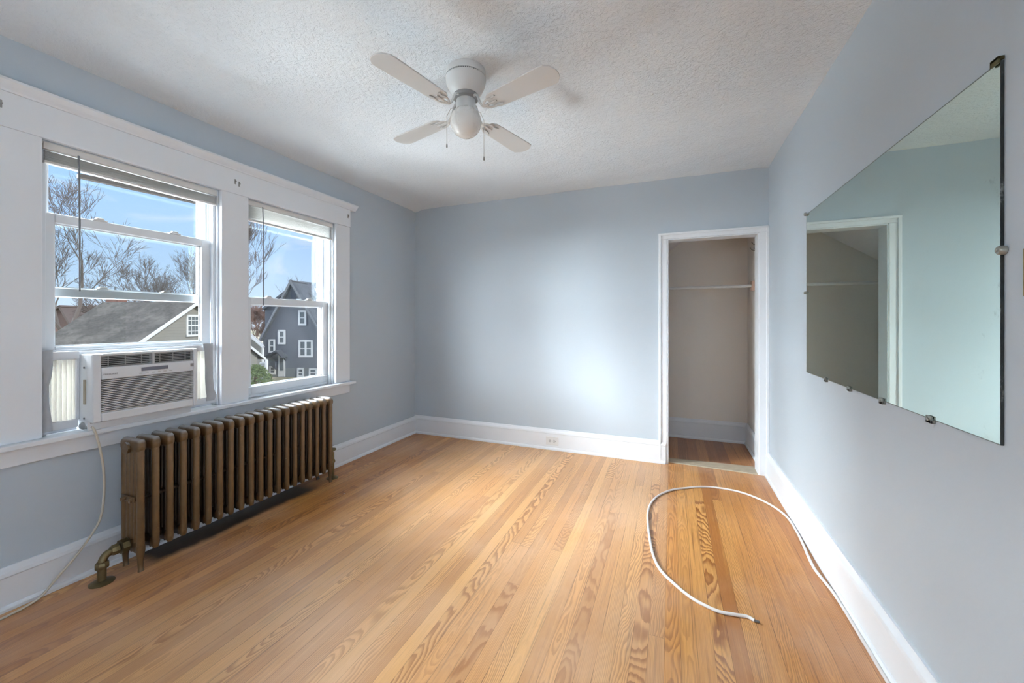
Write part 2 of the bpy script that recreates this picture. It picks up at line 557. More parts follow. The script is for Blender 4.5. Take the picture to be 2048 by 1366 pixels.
def baseboard(name, p0, p1, n, h=0.190):
    """p0->p1 along the wall foot, n = direction into the room"""
    poly = [Vector((p0[0] + n[0] * d, p0[1] + n[1] * d, z)) for d, z in base_profile(h)]
    return struct(MB().prism(poly, (p1[0] - p0[0], p1[1] - p0[1], 0)).build(name, M_trim, smooth=25))


baseboard('baseboard_left', (XL, YR), (XL, YB), (1, 0), 0.180)
baseboard('baseboard_back', (XL, YB), (-0.046, YB), (0, -1), 0.192)
baseboard('baseboard_right', (XR, YR), (XR, YB), (-1, 0), 0.190)
baseboard('baseboard_closet_back', (-1.23, CB), (XR - 0.008, CB), (0, -1), 0.205)
baseboard('baseboard_closet_right', (XR - 0.008, YB + 0.12), (XR - 0.008, CB), (-1, 0), 0.205)

# closet doorway trim and threshold
def casing_board(y0, yt, a, b):
    return None


tr = MB()
cw = 0.072
# left and head casing: flat board with a raised back band
tr.box((DX0 - cw, YB - 0.015, 0.0), (DX0 - 0.004, YB, DZ + 0.004))
tr.box((DX0 - cw - 0.002, YB - 0.0235, 0.0), (DX0 - cw + 0.020, YB, DZ + 0.054))
tr.box((DX0 - cw, YB - 0.015, DZ + 0.004), (XR, YB, DZ + 0.050))
tr.box((DX0 - cw - 0.002, YB - 0.026, DZ + 0.036), (XR, YB, DZ + 0.054))
tr.box((DX1 + 0.004, YB - 0.015, 0.0), (XR, YB, DZ + 0.004))
tr.box((XR - 0.020, YB - 0.026, 0.0), (XR, YB, DZ + 0.054))
# jamb lining
tr.box((DX0 - 0.004, YB - 0.012, 0.0), (DX0 + 0.006, YB + 0.122, DZ))
tr.box((DX1 - 0.004, YB - 0.012, 0.0), (DX1 + 0.006, YB + 0.122, DZ))
tr.box((DX0, YB - 0.012, DZ - 0.006), (DX1, YB + 0.122, DZ + 0.004))
struct(tr.build('trim_1', M_trim, bev=0.004))
M_thr = pm('weathered_threshold_wood', lin(182, 167, 145), 0.75, var=0.22, scale=18, bump=0.4, bscale=50)
th = MB().hexa([(DX0 + 0.006, YB + 0.030, 0), (DX1 - 0.004, YB - 0.012, 0), (DX1 - 0.004, YB + 0.175, 0), (DX0 + 0.006, YB + 0.140, 0)],
               [(DX0 + 0.006, YB + 0.034, 0.007), (DX1 - 0.004, YB - 0.006, 0.008), (DX1 - 0.004, YB + 0.170, 0.008), (DX0 + 0.006, YB + 0.136, 0.007)])
struct(th.build('trim_threshold', M_thr, bev=0.002))

# ---------------------------------------------------------------- window trim (one casing round both windows)
XF = XL + 0.025
YC0, YC1 = 0.707, 2.681
t2 = MB()
t2.box((XL, YC0, ZS), (XF, OPEN1[0], ZH)).box((XL, OPEN1[1], ZS), (XF, OPEN2[0], ZH)).box((XL, OPEN2[1], ZS), (XF, YC1, ZH))
wt = struct(t2.build('trim_2', M_trim, bev=0.003))
struct(B((XL, YC0 - 0.004, ZH), (XF + 0.003, YC1 + 0.004, 2.185)).build('head_casing', M_trim, wt, bev=0.003))
crown = [(0, 2.185), (0.030, 2.185), (0.034, 2.193), (0.046, 2.204), (0.060, 2.222), (0.060, 2.232), (0, 2.232)]
struct(MB().prism([Vector((XL + d, YC0 - 0.062, z)) for d, z in crown], (0, YC1 - YC0 + 0.124, 0)).build('crown_cap', M_trim, wt))
struct(B((XL, YC0 - 0.002, 0.602), (XL + 0.022, YC1 + 0.002, 0.680)).build('apron', M_trim, wt, bev=0.003))
st = MB()
st.box((XL - 0.02, YC0 - 0.035, 0.678), (XL + 0.062, YC1 + 0.035, ZS))
st.box((XL - T, OPEN1[0], 0.682), (XL, OPEN1[1], ZS)).box((XL - T, OPEN2[0], 0.682), (XL, OPEN2[1], ZS))
struct(st.build('window_stool', M_trim, wt, bev=0.004, segs=3))

# old curtain brackets left on the head casing
for (yy, zz) in ((0.742, 2.125), (1.700, 2.112), (1.724, 2.104), (2.655, 2.125)):
    mb = MB().box((XF + 0.003, yy - 0.004, zz - 0.016), (XF + 0.006, yy + 0.004, zz + 0.016))
    mb.box((XF + 0.003, yy - 0.003, zz - 0.002), (XF + 0.013, yy + 0.004, zz + 0.005))
    o = mb.build('curtain_bracket', pm('old_bracket', lin(150, 150, 148), 0.5), bev=0.0008)
    lab = {0.742: 'small grey curtain bracket at the outer corner of the head casing above the air conditioner',
           1.700: 'small grey curtain bracket above the mullion, the one nearer the air conditioner window',
           1.724: 'small grey curtain bracket above the mullion, the one nearer the open-view window',
           2.655: 'small grey curtain bracket on the head casing end near the room corner'}[yy]
    tag(o, lab, 'bracket', 'curtain brackets on the window head casing')


def glass_mat():
    m, nt, out = new_mat('window_glass')
    fr = nt.node('ShaderNodeFresnel', {'IOR': 1.45}).outputs[0]
    tr_ = nt.node('ShaderNodeBsdfTransparent', {'Color': (0.95, 0.965, 0.96, 1)})
    gl = nt.node('ShaderNodeBsdfGlossy', {'Color': (0.9, 0.95, 1, 1), 'Roughness': 0.02})
    mx = nt.node('ShaderNodeMixShader', {0: nt.m('MULTIPLY', fr, 0.7), 1: tr_.outputs[0], 2: gl.outputs[0]})
    nt.set(out.inputs[0], mx.outputs[0])
    return m


M_glass = glass_mat()
M_gasket = pm('glazing_gasket', lin(70, 70, 74), 0.6, var=0.05)


def sash(parent, name, xf, y0, y1, z0, z1, stile, rb, rt, thick=0.034):
    """xf = room-side face; glass set back in a small bead"""
    mb = MB()
    xb = xf - thick
    mb.box((xb, y0, z0), (xf, y0 + stile, z1)).box((xb, y1 - stile, z0), (xf, y1, z1))
    mb.box((xb, y0 + stile, z0), (xf, y1 - stile, z0 + rb)).box((xb, y0 + stile, z1 - rt), (xf, y1 - stile, z1))
    s = mb.build(name, M_vinyl, parent, bev=0.004)
    a, b_, c, d = y0 + stile, y1 - stile, z0 + rb, z1 - rt
    q = 0.006
    be = MB()
    xg = xf - 0.018
    be.box((xg - 0.004, a, c), (xg + 0.002, a + q, d)).box((xg - 0.004, b_ - q, c), (xg + 0.002, b_, d))
    be.box((xg - 0.004, a, c), (xg + 0.002, b_, c + q)).box((xg - 0.004, a, d - q), (xg + 0.002, b_, d))
    be.build('glazing_bead', M_vinyl, s)
    B((xg - 0.0035, a, c), (xg - 0.0005, b_, d)).build('pane', M_glass, s)
    return s


def lock(parent, x, y, z):
    mb = MB().box((x - 0.016, y - 0.028, z), (x + 0.010, y + 0.028, z + 0.006))
    mb.prism([(x - 0.012, y - 0.02, z + 0.006), (x - 0.012, y + 0.02, z + 0.006), (x - 0.012, y + 0.012, z + 0.018), (x - 0.012, y - 0.012, z + 0.016)], (0.018, 0, 0))
    mb.build('sash_lock', M_white, parent, bev=0.002)


def window_frame(n, y0, y1):
    mb = MB()
    X2 = XL - T
    mb.box((X2, y0, ZS), (XL - 0.004, y0 + 0.010, ZH)).box((X2, y1 - 0.010, ZS), (XL - 0.004, y1, ZH))
    mb.box((X2, y0, ZH - 0.014), (XL - 0.004, y1, ZH))
    # stops and the two sash tracks on each jamb
    for (a, s) in ((y0 + 0.010, 1), (y1 - 0.010, -1)):
        mb.box((XL - 0.040, a, ZS), (XL - 0.020, a + s * 0.016, ZH - 0.014))
        mb.box((XL - 0.092, a, ZS), (XL - 0.085, a + s * 0.010, ZH - 0.014))
        mb.box((XL - 0.150, a, ZS), (XL - 0.128, a + s * 0.020, ZH - 0.014))
    mb.box((XL - 0.150, y0 + 0.01, ZH - 0.034), (XL - 0.128, y1 - 0.01, ZH - 0.014))
    mb.hexa([(X2, y0 + 0.01, ZS), (XL - 0.045, y0 + 0.01, ZS), (XL - 0.045, y1 - 0.01, ZS), (X2, y1 - 0.01, ZS)],
            [(X2, y0 + 0.01, ZS + 0.004), (XL - 0.045, y0 + 0.01, ZS + 0.016), (XL - 0.045, y1 - 0.01, ZS + 0.016), (X2, y1 - 0.01, ZS + 0.004)])
    return struct(mb.build('window_%d' % n, M_vinyl, bev=0.002))


w1 = window_frame(1, *OPEN1)
s = sash(w1, 'upper_sash', XL - 0.094, OPEN1[0] + 0.012, OPEN1[1] - 0.012, 1.335, 2.018, 0.046, 0.044, 0.045)
lock(s, XL - 0.098, 1.115, 1.379); lock(s, XL - 0.098, 1.39, 1.379)
s = sash(w1, 'lower_sash', XL - 0.046, OPEN1[0] + 0.013, OPEN1[1] - 0.022, 1.042, 1.722, 0.050, 0.058, 0.044)
lock(s, XL - 0.055, 1.085, 1.722); lock(s, XL - 0.055, 1.41, 1.722)
B((XL - 0.047, OPEN1[0] + 0.03, 1.076), (XL - 0.034, OPEN1[1] - 0.035, 1.086)).build('lift_rail', M_vinyl, s, bev=0.003)
w2 = window_frame(2, *OPEN2)
s = sash(w2, 'upper_sash', XL - 0.094, OPEN2[0] + 0.012, OPEN2[1] - 0.012, 1.335, 2.018, 0.046, 0.044, 0.045)
s = sash(w2, 'lower_sash', XL - 0.046, OPEN2[0] + 0.013, OPEN2[1] - 0.016, 0.716, 1.384, 0.052, 0.060, 0.050)
lock(s, XL - 0.055, 1.99, 1.384); lock(s, XL - 0.055, 2.33, 1.384)
B((XL - 0.047, OPEN2[0] + 0.03, 0.764), (XL - 0.034, OPEN2[1] - 0.035, 0.774)).build('lift_rail', M_vinyl, s, bev=0.003)


# ---------------------------------------------------------------- raised mini blinds
def blind(y0, y1, nslat, zb, wand_y, wand_z, label):
    x = XL - 0.004
    t = thing('window_blind', (x, (y0 + y1) / 2, zb), label, 'blind', 'raised mini blinds')
    B((x - 0.026, y0 + 0.004, 1.998), (x + 0.004, y1 - 0.004, 2.030)).build('headrail', M_blind, t, bev=0.002)
    zt = 1.992
    n = nslat
    zs = [zt - (zt - zb - 0.016) * k / (n - 1) for k in range(n)]
    rn = random.Random(int(y0 * 100))
    first = None
    for k, z in enumerate(zs):
        if first is None:
            mb = MB()
            P = [(-0.0125, -0.0012), (-0.006, 0.0006), (0, 0.0012), (0.006, 0.0006), (0.0125, -0.0012)]
            top = [Vector((x - 0.011 + a, y0 + 0.010, z + b_)) for a, b_ in P]
            mb.prism(top + [v - Vector((0, 0, 0.0009)) for v in top[::-1]], (0, y1 - y0 - 0.020, 0))
            first = mb.build('slat', M_blind, t)
        else:
            o = first.copy()
            o.parent = t
            o.location = (rn.uniform(-0.0015, 0.0015), 0, z - zs[0])
            o.rotation_euler = (rn.uniform(-0.002, 0.002), 0, 0)
            COL.objects.link(o)
    B((x - 0.024, y0 + 0.008, zb), (x + 0.002, y1 - 0.008, zb + 0.013)).build('bottom_rail', M_blind, t, bev=0.003)
    wp = [(x + 0.010, wand_y, 2.004), (x + 0.013, wand_y + 0.001, 1.93), (x + 0.012, wand_y + 0.003, (wand_z + 1.95) / 2), (x + 0.010, wand_y + 0.004, wand_z)]
    MB().tube(wp, 0.0038, 6).build('tilt_wand', pm('clear_wand', lin(120, 122, 128), 0.2, var=0.1), t, smooth=60)
    return t


blind(OPEN1[0] + 0.007, OPEN1[1] - 0.007, 15, 1.935, 0.985, 1.362, 'white mini blind pulled up to the top of the window with the air conditioner')
blind(OPEN2[0] + 0.007, OPEN2[1] - 0.007, 15, 1.893, 1.900, 1.330, 'white mini blind pulled up to the top of the closed window over the radiator end')

# ---------------------------------------------------------------- window air conditioner
M_ac = pm('ac_white_plastic', lin(222, 225, 229), 0.42, var=0.02)
M_acg = pm('ac_grille_shadow', lin(58, 58, 60), 0.6, var=0.05)
M_acl = pm('ac_louvre_plastic', lin(196, 196, 197), 0.45, var=0.02)
AX0, AX1 = XL - 0.36, -2.505
AY0, AY1, AZ0, AZ1 = 0.990, 1.436, 0.742, 1.066
ac = thing('air_conditioner', (-2.62, 1.21, 0.716), 'white window air conditioner standing on the sill under the raised sash', 'air conditioner')
body = MB().box((AX0, AY0 + 0.004, AZ0), (AX1 - 0.05, AY1 - 0.004, AZ1 - 0.004))
body.build('cabinet', M_ac, ac, bev=0.004)
B((XL - 0.14, AY0 + 0.006, 0.7005), (XL + 0.058, AY1 - 0.006, AZ0)).build('mounting_foot', M_ac, ac)
XFp = AX1
# front panel as a moulded frame with the two openings left open
gy0, gy1, gz0, gz1 = AY0 + 0.034, AY1 - 0.022, AZ0 + 0.042, AZ0 + 0.198
vy0, vy1, vz0, vz1 = AY0 + 0.022, AY1 - 0.016, AZ1 - 0.066, AZ1 - 0.014
fp = MB()
fx0, fx1 = AX1 - 0.05, AX1
fp.box((fx0, AY0, AZ0), (fx1, gy0, AZ1)).box((fx0, gy1, AZ0), (fx1, AY1, AZ1))
fp.box((fx0, gy0, AZ0), (fx1, gy1, gz0)).box((fx0, gy0, gz1), (fx1, gy1, vz0)).box((fx0, gy0, vz1), (fx1, gy1, AZ1))
fp.build('front_panel', M_ac, ac, bev=0.007, segs=3)
g = B((fx0, gy0, gz0), (fx1 - 0.018, gy1, gz1)).build('intake_grille', M_acg, ac)
gl = MB()
N = 18
for k in range(N):
    z = gz0 + (k + 0.5) * (gz1 - gz0) / N
    gl.hexa([(fx1 - 0.020, gy0, z - 0.0016), (fx1 - 0.002, gy0, z - 0.0026), (fx1 - 0.002, gy1, z - 0.0026), (fx1 - 0.020, gy1, z - 0.0016)],
            [(fx1 - 0.020, gy0, z + 0.0024), (fx1 - 0.002, gy0, z + 0.0014), (fx1 - 0.002, gy1, z + 0.0014), (fx1 - 0.020, gy1, z + 0.0024)])
gl.build('louvre', M_acl, g)
ve = B((fx0, gy0, vz0), (fx1 - 0.030, gy1, vz1)).build('outlet_vent', pm('vent_dark', lin(70, 72, 72), 0.5), ac)
vl = MB()
ym = (vy0 + vy1) / 2 + 0.012
vl.box((fx1 - 0.030, ym - 0.005, vz0), (fx1 - 0.001, ym + 0.005, vz1))
for a, b_ in ((gy0, ym - 0.008), (ym + 0.008, gy1)):
    for k in range(6):
        z = vz0 + (k + 0.5) * (vz1 - vz0) / 6
        vl.box((fx1 - 0.022, a, z - 0.0011), (fx1 - 0.003, b_, z + 0.0011))
    for k in range(3):
        y = a + (k + 0.5) * (b_ - a) / 3
        vl.box((fx1 - 0.026, y - 0.0012, vz0), (fx1 - 0.020, y + 0.0012, vz1))
vl.build('vent_louvre', M_acl, ve)
B((fx1 - 0.001, 1.176, gz1 + 0.026), (fx1 + 0.002, 1.292, gz1 + 0.044)).build('display', pm('ac_display', lin(112, 112, 124), 0.2, var=0.1), ac, bev=0.001)
bt = MB()
for k in range(6):
    y = 1.168 + 0.026 * k
    bt.box((fx1 - 0.001, y, gz1 + 0.012), (fx1 + 0.0015, y + 0.012, gz1 + 0.018))
bt.build('button', M_acl, ac, bev=0.0006)
B((fx1 - 0.001, 1.398, gz1 + 0.026), (fx1 + 0.001, 1.414, gz1 + 0.043)).build('rating_badge', pm('badge_grey', lin(120, 120, 122), 0.4), ac)
# side label, screws and accordion curtains
B((XL + 0.035, AY0 - 0.001, AZ0 + 0.085), (XL + 0.050, AY0 + 0.004, AZ0 + 0.200)).build('side_label', pm('side_label_tan', lin(168, 158, 140), 0.6), ac)
for z in (AZ0 + 0.018, AZ0 + 0.258):
    sc = MB()
    sc.lathe([(0.005, 0), (0.005, 0.003), (0.003, 0.004)], (XL + 0.042, AY0 + 0.001, z), 'y', 10)
    for v in range(len(sc.v)):
        sc.v[v].y = 2 * (AY0 + 0.001) - sc.v[v].y
    sc.build('screw', M_dkgrey, ac)
def thin_plastic(name, col, tr_):
    m, nt, out = new_mat(name)
    pos = nt.node('ShaderNodeTexCoord').outputs['Object']
    c = nt.mix(nt.noise(pos, 8, 3), tuple(x * 0.97 for x in col[:3]) + (1,), col)
    p = nt.node('ShaderNodeBsdfPrincipled', {'Base Color': c, 'Roughness': 0.55})
    t = nt.node('ShaderNodeBsdfTranslucent', {'Color': c})
    mx = nt.node('ShaderNodeMixShader', {0: tr_, 1: p.outputs[0], 2: t.outputs[0]})
    nt.set(out.inputs[0], mx.outputs[0])
    return m


M_acc = thin_plastic('accordion_cream', lin(240, 239, 234), 0.22)


def accordion(y0, y1, z0, z1, n, lean):
    mb = MB()
    front, back = [], []
    for k in range(2 * n + 1):
        y = y0 + (y1 - y0) * k / (2 * n)
        d = 0.011 if k % 2 else -0.011
        front.append((XL - 0.022 + d, y))
    vs, fs = [], []
    for (x, y) in front:
        vs += [(x, y, z0), (x, y + lean, z1), (x - 0.003, y, z0), (x - 0.003, y + lean, z1)]
    for k in range(len(front) - 1):
        a = 4 * k
        b_ = a + 4
        fs += [(a, b_, b_ + 1, a + 1), (a + 2, a + 3, b_ + 3, b_ + 2), (a, a + 2, b_ + 2, b_), (a + 1, b_ + 1, b_ + 3, a + 3)]
    mb.add(vs, fs)
    return mb.build('accordion_panel', M_acc, ac)


accordion(OPEN1[0] + 0.030, AY0 + 0.004, 0.752, 1.040, 6, 0.0)
accordion(AY1 - 0.004, OPEN1[1] - 0.048, 0.752, 1.046, 4, -0.004)
rl = MB().box((XL - 0.040, OPEN1[0] + 0.016, 1.040), (XL - 0.008, AY0 + 0.004, 1.078)).box((XL - 0.040, AY0 + 0.004, 1.040), (XL - 0.012, OPEN1[1] - 0.020, 1.076))
rl.box((XL - 0.045, OPEN1[0] + 0.016, 0.716), (XL - 0.010, AY0, 0.754)).box((XL - 0.045, AY1, 0.716), (XL - 0.010, OPEN1[1] - 0.012, 0.754))
rl.box((XL - 0.036, AY0 - 0.008, 0.754), (XL - 0.006, AY0 + 0.004, 1.040)).box((XL - 0.036, AY1 - 0.004, 0.754), (XL - 0.006, AY1 + 0.006, 1.040))
rl.build('curtain_rail', M_ac, ac, bev=0.002)
# sealing putty and cord grip at the lower corner of the unit
pt = MB()
pt.ball((XL + 0.020, 1.000, 0.722), 0.020, 10, 6, (1.1, 1.0, 0.9)).ball((XL + 0.045, 1.010, 0.716), 0.014, 10, 6, (1, 1.4, 0.9))
pt.tube([(XL + 0.055, 1.005, 0.738), (XL + 0.058, 1.05, 0.738), (XL + 0.058, 1.085, 0.739)], 0.006, 8)
pt.build('cord_grip', pm('grip_grey', lin(150, 152, 152), 0.6, var=0.15), ac, smooth=60)


def spline(pts, n=10):
    pts = [Vector(p) for p in pts]
    P = [2 * pts[0] - pts[1]] + pts + [2 * pts[-1] - pts[-2]]
    out = []
    for i in range(1, len(P) - 2):
        p0, p1, p2, p3 = P[i - 1:i + 3]
        for k in range(n):
            t = k / n
            out.append(0.5 * ((2 * p1) + (p2 - p0) * t + (2 * p0 - 5 * p1 + 4 * p2 - p3) * t * t + (3 * p1 - p0 - 3 * p2 + p3) * t ** 3))
    out.append(pts[-1])
    return out


cord = spline([(XL + 0.050, 1.012, 0.722), (XL + 0.070, 1.018, 0.690), (XL + 0.070, 1.034, 0.613), (XL + 0.067, 1.049, 0.50), (XL + 0.065, 1.051, 0.378), (XL + 0.062, 1.043, 0.286),
               (XL + 0.055, 1.022, 0.222), (XL + 0.040, 0.966, 0.128), (XL + 0.042, 0.900, 0.060), (XL + 0.046, 0.850, 0.010), (XL + 0.068, 0.797, 0.006), (XL + 0.078, 0.753, 0.006), (XL + 0.082, 0.700, 0.006), (XL + 0.07, 0.50, 0.006)], 8)
MB().tube(cord, 0.0048, 8).build('power_cord', pm('cord_ivory', lin(206, 198, 182), 0.5, var=0.03), ac, smooth=60)

# maker's name on the front panel
tc = bpy.data.curves.new('maker_name', 'FONT')
tc.body = 'FRIGIDAIRE'
tc.size = 0.0105
tc.extrude = 0.0004
to = bpy.data.objects.new('maker_name', tc)
COL.objects.link(to)
dg = bpy.context.evaluated_depsgraph_get()
me = bpy.data.meshes.new_from_object(to.evaluated_get(dg))
bpy.data.objects.remove(to)
tm = bpy.data.objects.new('maker_name', me)
me.materials.clear()
me.materials.append(pm('lettering_grey', lin(120, 120, 124), 0.5))
COL.objects.link(tm)
tm.parent = ac
tm.location = Vector((fx1 + 0.0005, AY0 + 0.040, gz1 + 0.022)) - WORLD[ac.name]
tm.rotation_euler = (radians(90), 0, radians(90))

# grey tape over the gaps at both ends of the unit
M_tape = pm('grey_tape', lin(180, 183, 188), 0.4, metal=0.0, var=0.12, scale=25, bump=0.3, bscale=30, bdist=0.004)


def tape(pts_y, label):
    mb = MB()
    vs, fs = [], []
    for i, (ya, yb, z, dx) in enumerate(pts_y):
        vs += [(XL - 0.004 + dx, ya, z), (XL + 0.004 + dx * 1.5, (ya + yb) / 2, z), (XL - 0.004 + dx, yb, z)]
        vs += [(XL - 0.006 + dx, ya, z), (XL + 0.002 + dx * 1.5, (ya + yb) / 2, z), (XL - 0.006 + dx, yb, z)]
    for i in range(len(pts_y) - 1):
        a, b_ = 6 * i, 6 * i + 6
        fs += [(a, a + 1, b_ + 1, b_), (a + 1, a + 2, b_ + 2, b_ + 1), (a + 3, b_ + 3, b_ + 4, a + 4), (a + 4, b_ + 4, b_ + 5, a + 5),
               (a, b_, b_ + 3, a + 3), (a + 2, a + 5, b_ + 5, b_ + 2)]
    mb.add(vs, fs)
    return tag(mb.build('tape_strip', M_tape, smooth=60), label, 'tape', 'grey tape strips beside the air conditioner')


tape([(0.866, 0.902, 0.720, 0.004), (0.866, 0.900, 0.76, 0.002), (0.867, 0.893, 0.84, 0.0), (0.867, 0.891, 0.93, 0.002), (0.867, 0.900, 0.965, 0.0), (0.867, 0.903, 1.02, 0.003), (0.867, 0.903, 1.088, 0.003)],
     'wrinkled grey tape strip at the window edge beside the wider accordion panel')
tape([(1.546, 1.592, 0.735, 0.004), (1.548, 1.604, 0.765, 0.006), (1.545, 1.592, 0.80, 0.002), (1.542, 1.588, 0.87, 0.0), (1.541, 1.586, 0.95, 0.002), (1.538, 1.585, 1.04, 0.002), (1.528, 1.584, 1.085, 0.003)],
     'torn grey tape strip beside the narrower accordion panel next to the mullion')

# ---------------------------------------------------------------- cast iron radiator
RX, RY0, PITCH, NS = -2.470, 1.126, 0.0612, 20
def radiator_mat():
    m, nt, out = new_mat('bronze_radiator_paint')
    pos = nt.node('ShaderNodeNewGeometry').outputs['Position']
    nrm = nt.node('ShaderNodeSeparateXYZ', {0: nt.node('ShaderNodeNewGeometry').outputs['Normal']})
    n = nt.noise(pos, 28, 4)
    c = nt.mix(n, lin(92, 68, 40), lin(122, 93, 58))
    # chipped paint specks and settled dust on upward faces
    chip = nt.m('GREATER_THAN', nt.noise(pos, 95, 3, 0.7), 0.735)
    c = nt.mix(nt.m('MULTIPLY', chip, 0.8), c, lin(200, 184, 156))
    dustf = nt.m('MULTIPLY', nt.mapr(nrm.outputs[2], 0.30, 0.85, 0.0, 0.95, True), nt.mapr(nt.node('ShaderNodeSeparateXYZ', {0: pos}).outputs[2], 0.58, 0.60, 0, 1))
    # shade between the sections, with some grime, painted dark onto the inner columns
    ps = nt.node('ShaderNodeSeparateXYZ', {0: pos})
    gap_shade = nt.m('MULTIPLY', nt.mapr(ps.outputs[0], RX + 0.043, RX + 0.050, 1, 0), nt.m('MULTIPLY', nt.mapr(ps.outputs[2], 0.570, 0.585, 1, 0), nt.mapr(ps.outputs[1], RY0 + 0.0, RY0 + 0.008, 0, 1)))
    c = nt.mix(nt.m('MULTIPLY', gap_shade, 0.9), c, lin(38, 29, 22))
    c = nt.mix(nt.m('MULTIPLY', dustf, nt.mapr(n, 0.3, 0.6, 0.7, 1.0)), c, lin(156, 156, 156))
    p = nt.node('ShaderNodeBsdfPrincipled', {'Base Color': c, 'Metallic': 0.25, 'Roughness': nt.mapr(nt.noise(pos, 40, 2), 0.3, 0.7, 0.32, 0.5)})
    p.inputs['Coat Weight'].default_value = 0.6
    p.inputs['Coat Roughness'].default_value = 0.22
    nt.set(p.inputs['Normal'], nt.bump(nt.noise(pos, 160, 3), 0.12, 0.002))
    nt.set(out.inputs[0], p.outputs[0])
    return m


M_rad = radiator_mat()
M_brass_old = pm('tarnished_brass', lin(122, 108, 78), 0.38, metal=0.8, var=0.25, scale=40, bump=0.2, bscale=80)
rad = thing('radiator', (RX, RY0 + PITCH * 9.5, 0), 'bronze painted cast iron column radiator standing on the floor below the windows', 'radiator')


def rad_section():
    mb = MB()
    xc = [0.064, 0.032, 0.0, -0.032, -0.064]
    for k, x in enumerate(xc):
        ry = 0.0160 if k in (0, 4) else 0.0130
        rx = 0.0150 if k in (0, 4) else 0.0115
        # elliptical column
        prof = [(0.086, 0.72), (0.094, 0.92), (0.12, 1), (0.57, 1), (0.605, 0.92)]
        seg = 14
        vs, fs = [], []
        for z, sc_ in prof:
            for q in range(seg):
                a = 2 * pi * q / seg
                vs.append((x + rx * sc_ * cos(a), ry * sc_ * sin(a), z))
        for i in range(len(prof) - 1):
            for q in range(seg):
                q2 = (q + 1) % seg
                fs.append((i * seg + q, i * seg + q2, (i + 1) * seg + q2, (i + 1) * seg + q))
        fs.append(tuple(range(seg))[::-1])
        fs.append(tuple((len(prof) - 1) * seg + q for q in range(seg)))
        mb.add(vs, fs)

    def loaf(z, rz, ry, xl):
        # rounded bar along the depth
        pr = []
        for x, sc_ in ((-xl, 0.05), (-xl + 0.002, 0.45), (-xl + 0.008, 0.80), (-xl + 0.018, 1), (0, 1.04), (xl - 0.018, 1), (xl - 0.008, 0.80), (xl - 0.002, 0.45), (xl, 0.05)):
            pr.append((x, sc_))
        seg = 18
        vs, fs = [], []
        for x, sc_ in pr:
            for q in range(seg):
                a = 2 * pi * q / seg
                ca, sa = cos(a), sin(a)
                e = 0.75
                vs.append((x, ry * sc_ ** 0.5 * math.copysign(abs(ca) ** e, ca), z + rz * sc_ * math.copysign(abs(sa) ** e, sa)))
        for i in range(len(pr) - 1):
            for q in range(seg):
                q2 = (q + 1) % seg
                fs.append((i * seg + q, i * seg + q2, (i + 1) * seg + q2, (i + 1) * seg + q))
        fs.append(tuple(range(seg))[::-1])
        fs.append(tuple((len(pr) - 1) * seg + q for q in range(seg)))
        mb.add(vs, fs)

    loaf(0.608, 0.034, 0.0190, 0.081)
    loaf(0.114, 0.026, 0.0165, 0.079)
    # hubs and mid spacers reaching the neighbour
    for z, r in ((0.600, 0.026), (0.128, 0.024)):
        mb.lathe([(r, -0.0306), (r, 0.0306)], (-0.002, 0, z), 'y', 16)
    for x in (0.034, -0.034):
        mb.lathe([(0.010, -0.0306), (0.010, 0.0306)], (x - 0.002, 0, 0.345), 'y', 10)
    return mb


sec = None
for k in range(NS):
    y = RY0 + PITCH * k
    if sec is None:
        mb = rad_section()
        for i in range(len(mb.v)):
            mb.v[i] = mb.v[i] + Vector((RX, y, 0))
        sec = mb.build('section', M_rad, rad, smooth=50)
    else:
        o = sec.copy()
        o.parent = rad
        o.location = (0, PITCH * k, 0)
        COL.objects.link(o)
for y in (RY0, RY0 + PITCH * (NS - 1)):
    for x in (RX + 0.064, RX - 0.064):
        MB().tube([(x, y, 0.125), (x, y, 0.10), (x - 0.002, y, 0.05), (x + 0.001, y, 0.012), (x + 0.004, y, 0.0)], [0.018, 0.018, 0.012, 0.0105, 0.013], 12).build('leg', M_rad, rad, smooth=50)
# end plugs on the near section
pl = MB().lathe([(0.030, -0.012), (0.030, -0.004), (0.022, 0.0)], (RX - 0.002, RY0 - 0.020, 0.600), 'y', 8)
pl.build('end_plug', M_rad, rad)
vb = MB().lathe([(0.006, -0.018), (0.009, -0.010), (0.009, 0.0)], (RX - 0.02, RY0 - 0.018, 0.352), 'y', 10)
vb.lathe([(0.006, -0.016), (0.009, -0.010), (0.009, 0.0)], (RX + 0.030, RY0 - 0.018, 0.352), 'y', 10)
vb.box((RX - 0.055, RY0 - 0.022, 0.338), (RX + 0.05, RY0 - 0.014, 0.364))
vb.build('tie_bar', M_rad, rad, bev=0.003, smooth=40)
# supply valve and riser at the near end
va = MB()
va.lathe([(0.034, -0.030), (0.034, -0.004), (0.026, 0.004)], (RX, RY0 - 0.020, 0.130), 'y', 8)
va.lathe([(0.020, -0.060), (0.026, -0.050), (0.026, -0.034), (0.020, -0.028)], (RX, RY0 - 0.024, 0.128), 'y', 8)
va.tube(spline([(RX, RY0 - 0.070, 0.128), (RX, RY0 - 0.098, 0.122), (RX + 0.001, RY0 - 0.112, 0.105), (RX + 0.002, RY0 - 0.116, 0.08), (RX + 0.002, RY0 - 0.117, 0.0)], 5), 0.0165, 14)
va.lathe([(0.022, 0.066), (0.026, 0.072), (0.026, 0.088), (0.020, 0.096)], (RX + 0.002, RY0 - 0.116, 0), 'z', 8)
vv = va.build('supply_valve', M_brass_old, rad, smooth=35)
es = MB().lathe([(0.046, 0.0), (0.046, 0.003), (0.030, 0.010), (0.018, 0.012)], (RX + 0.002, RY0 - 0.117, 0), 'z', 24)
es.build('floor_flange', M_brass_old, vv, smooth=35)
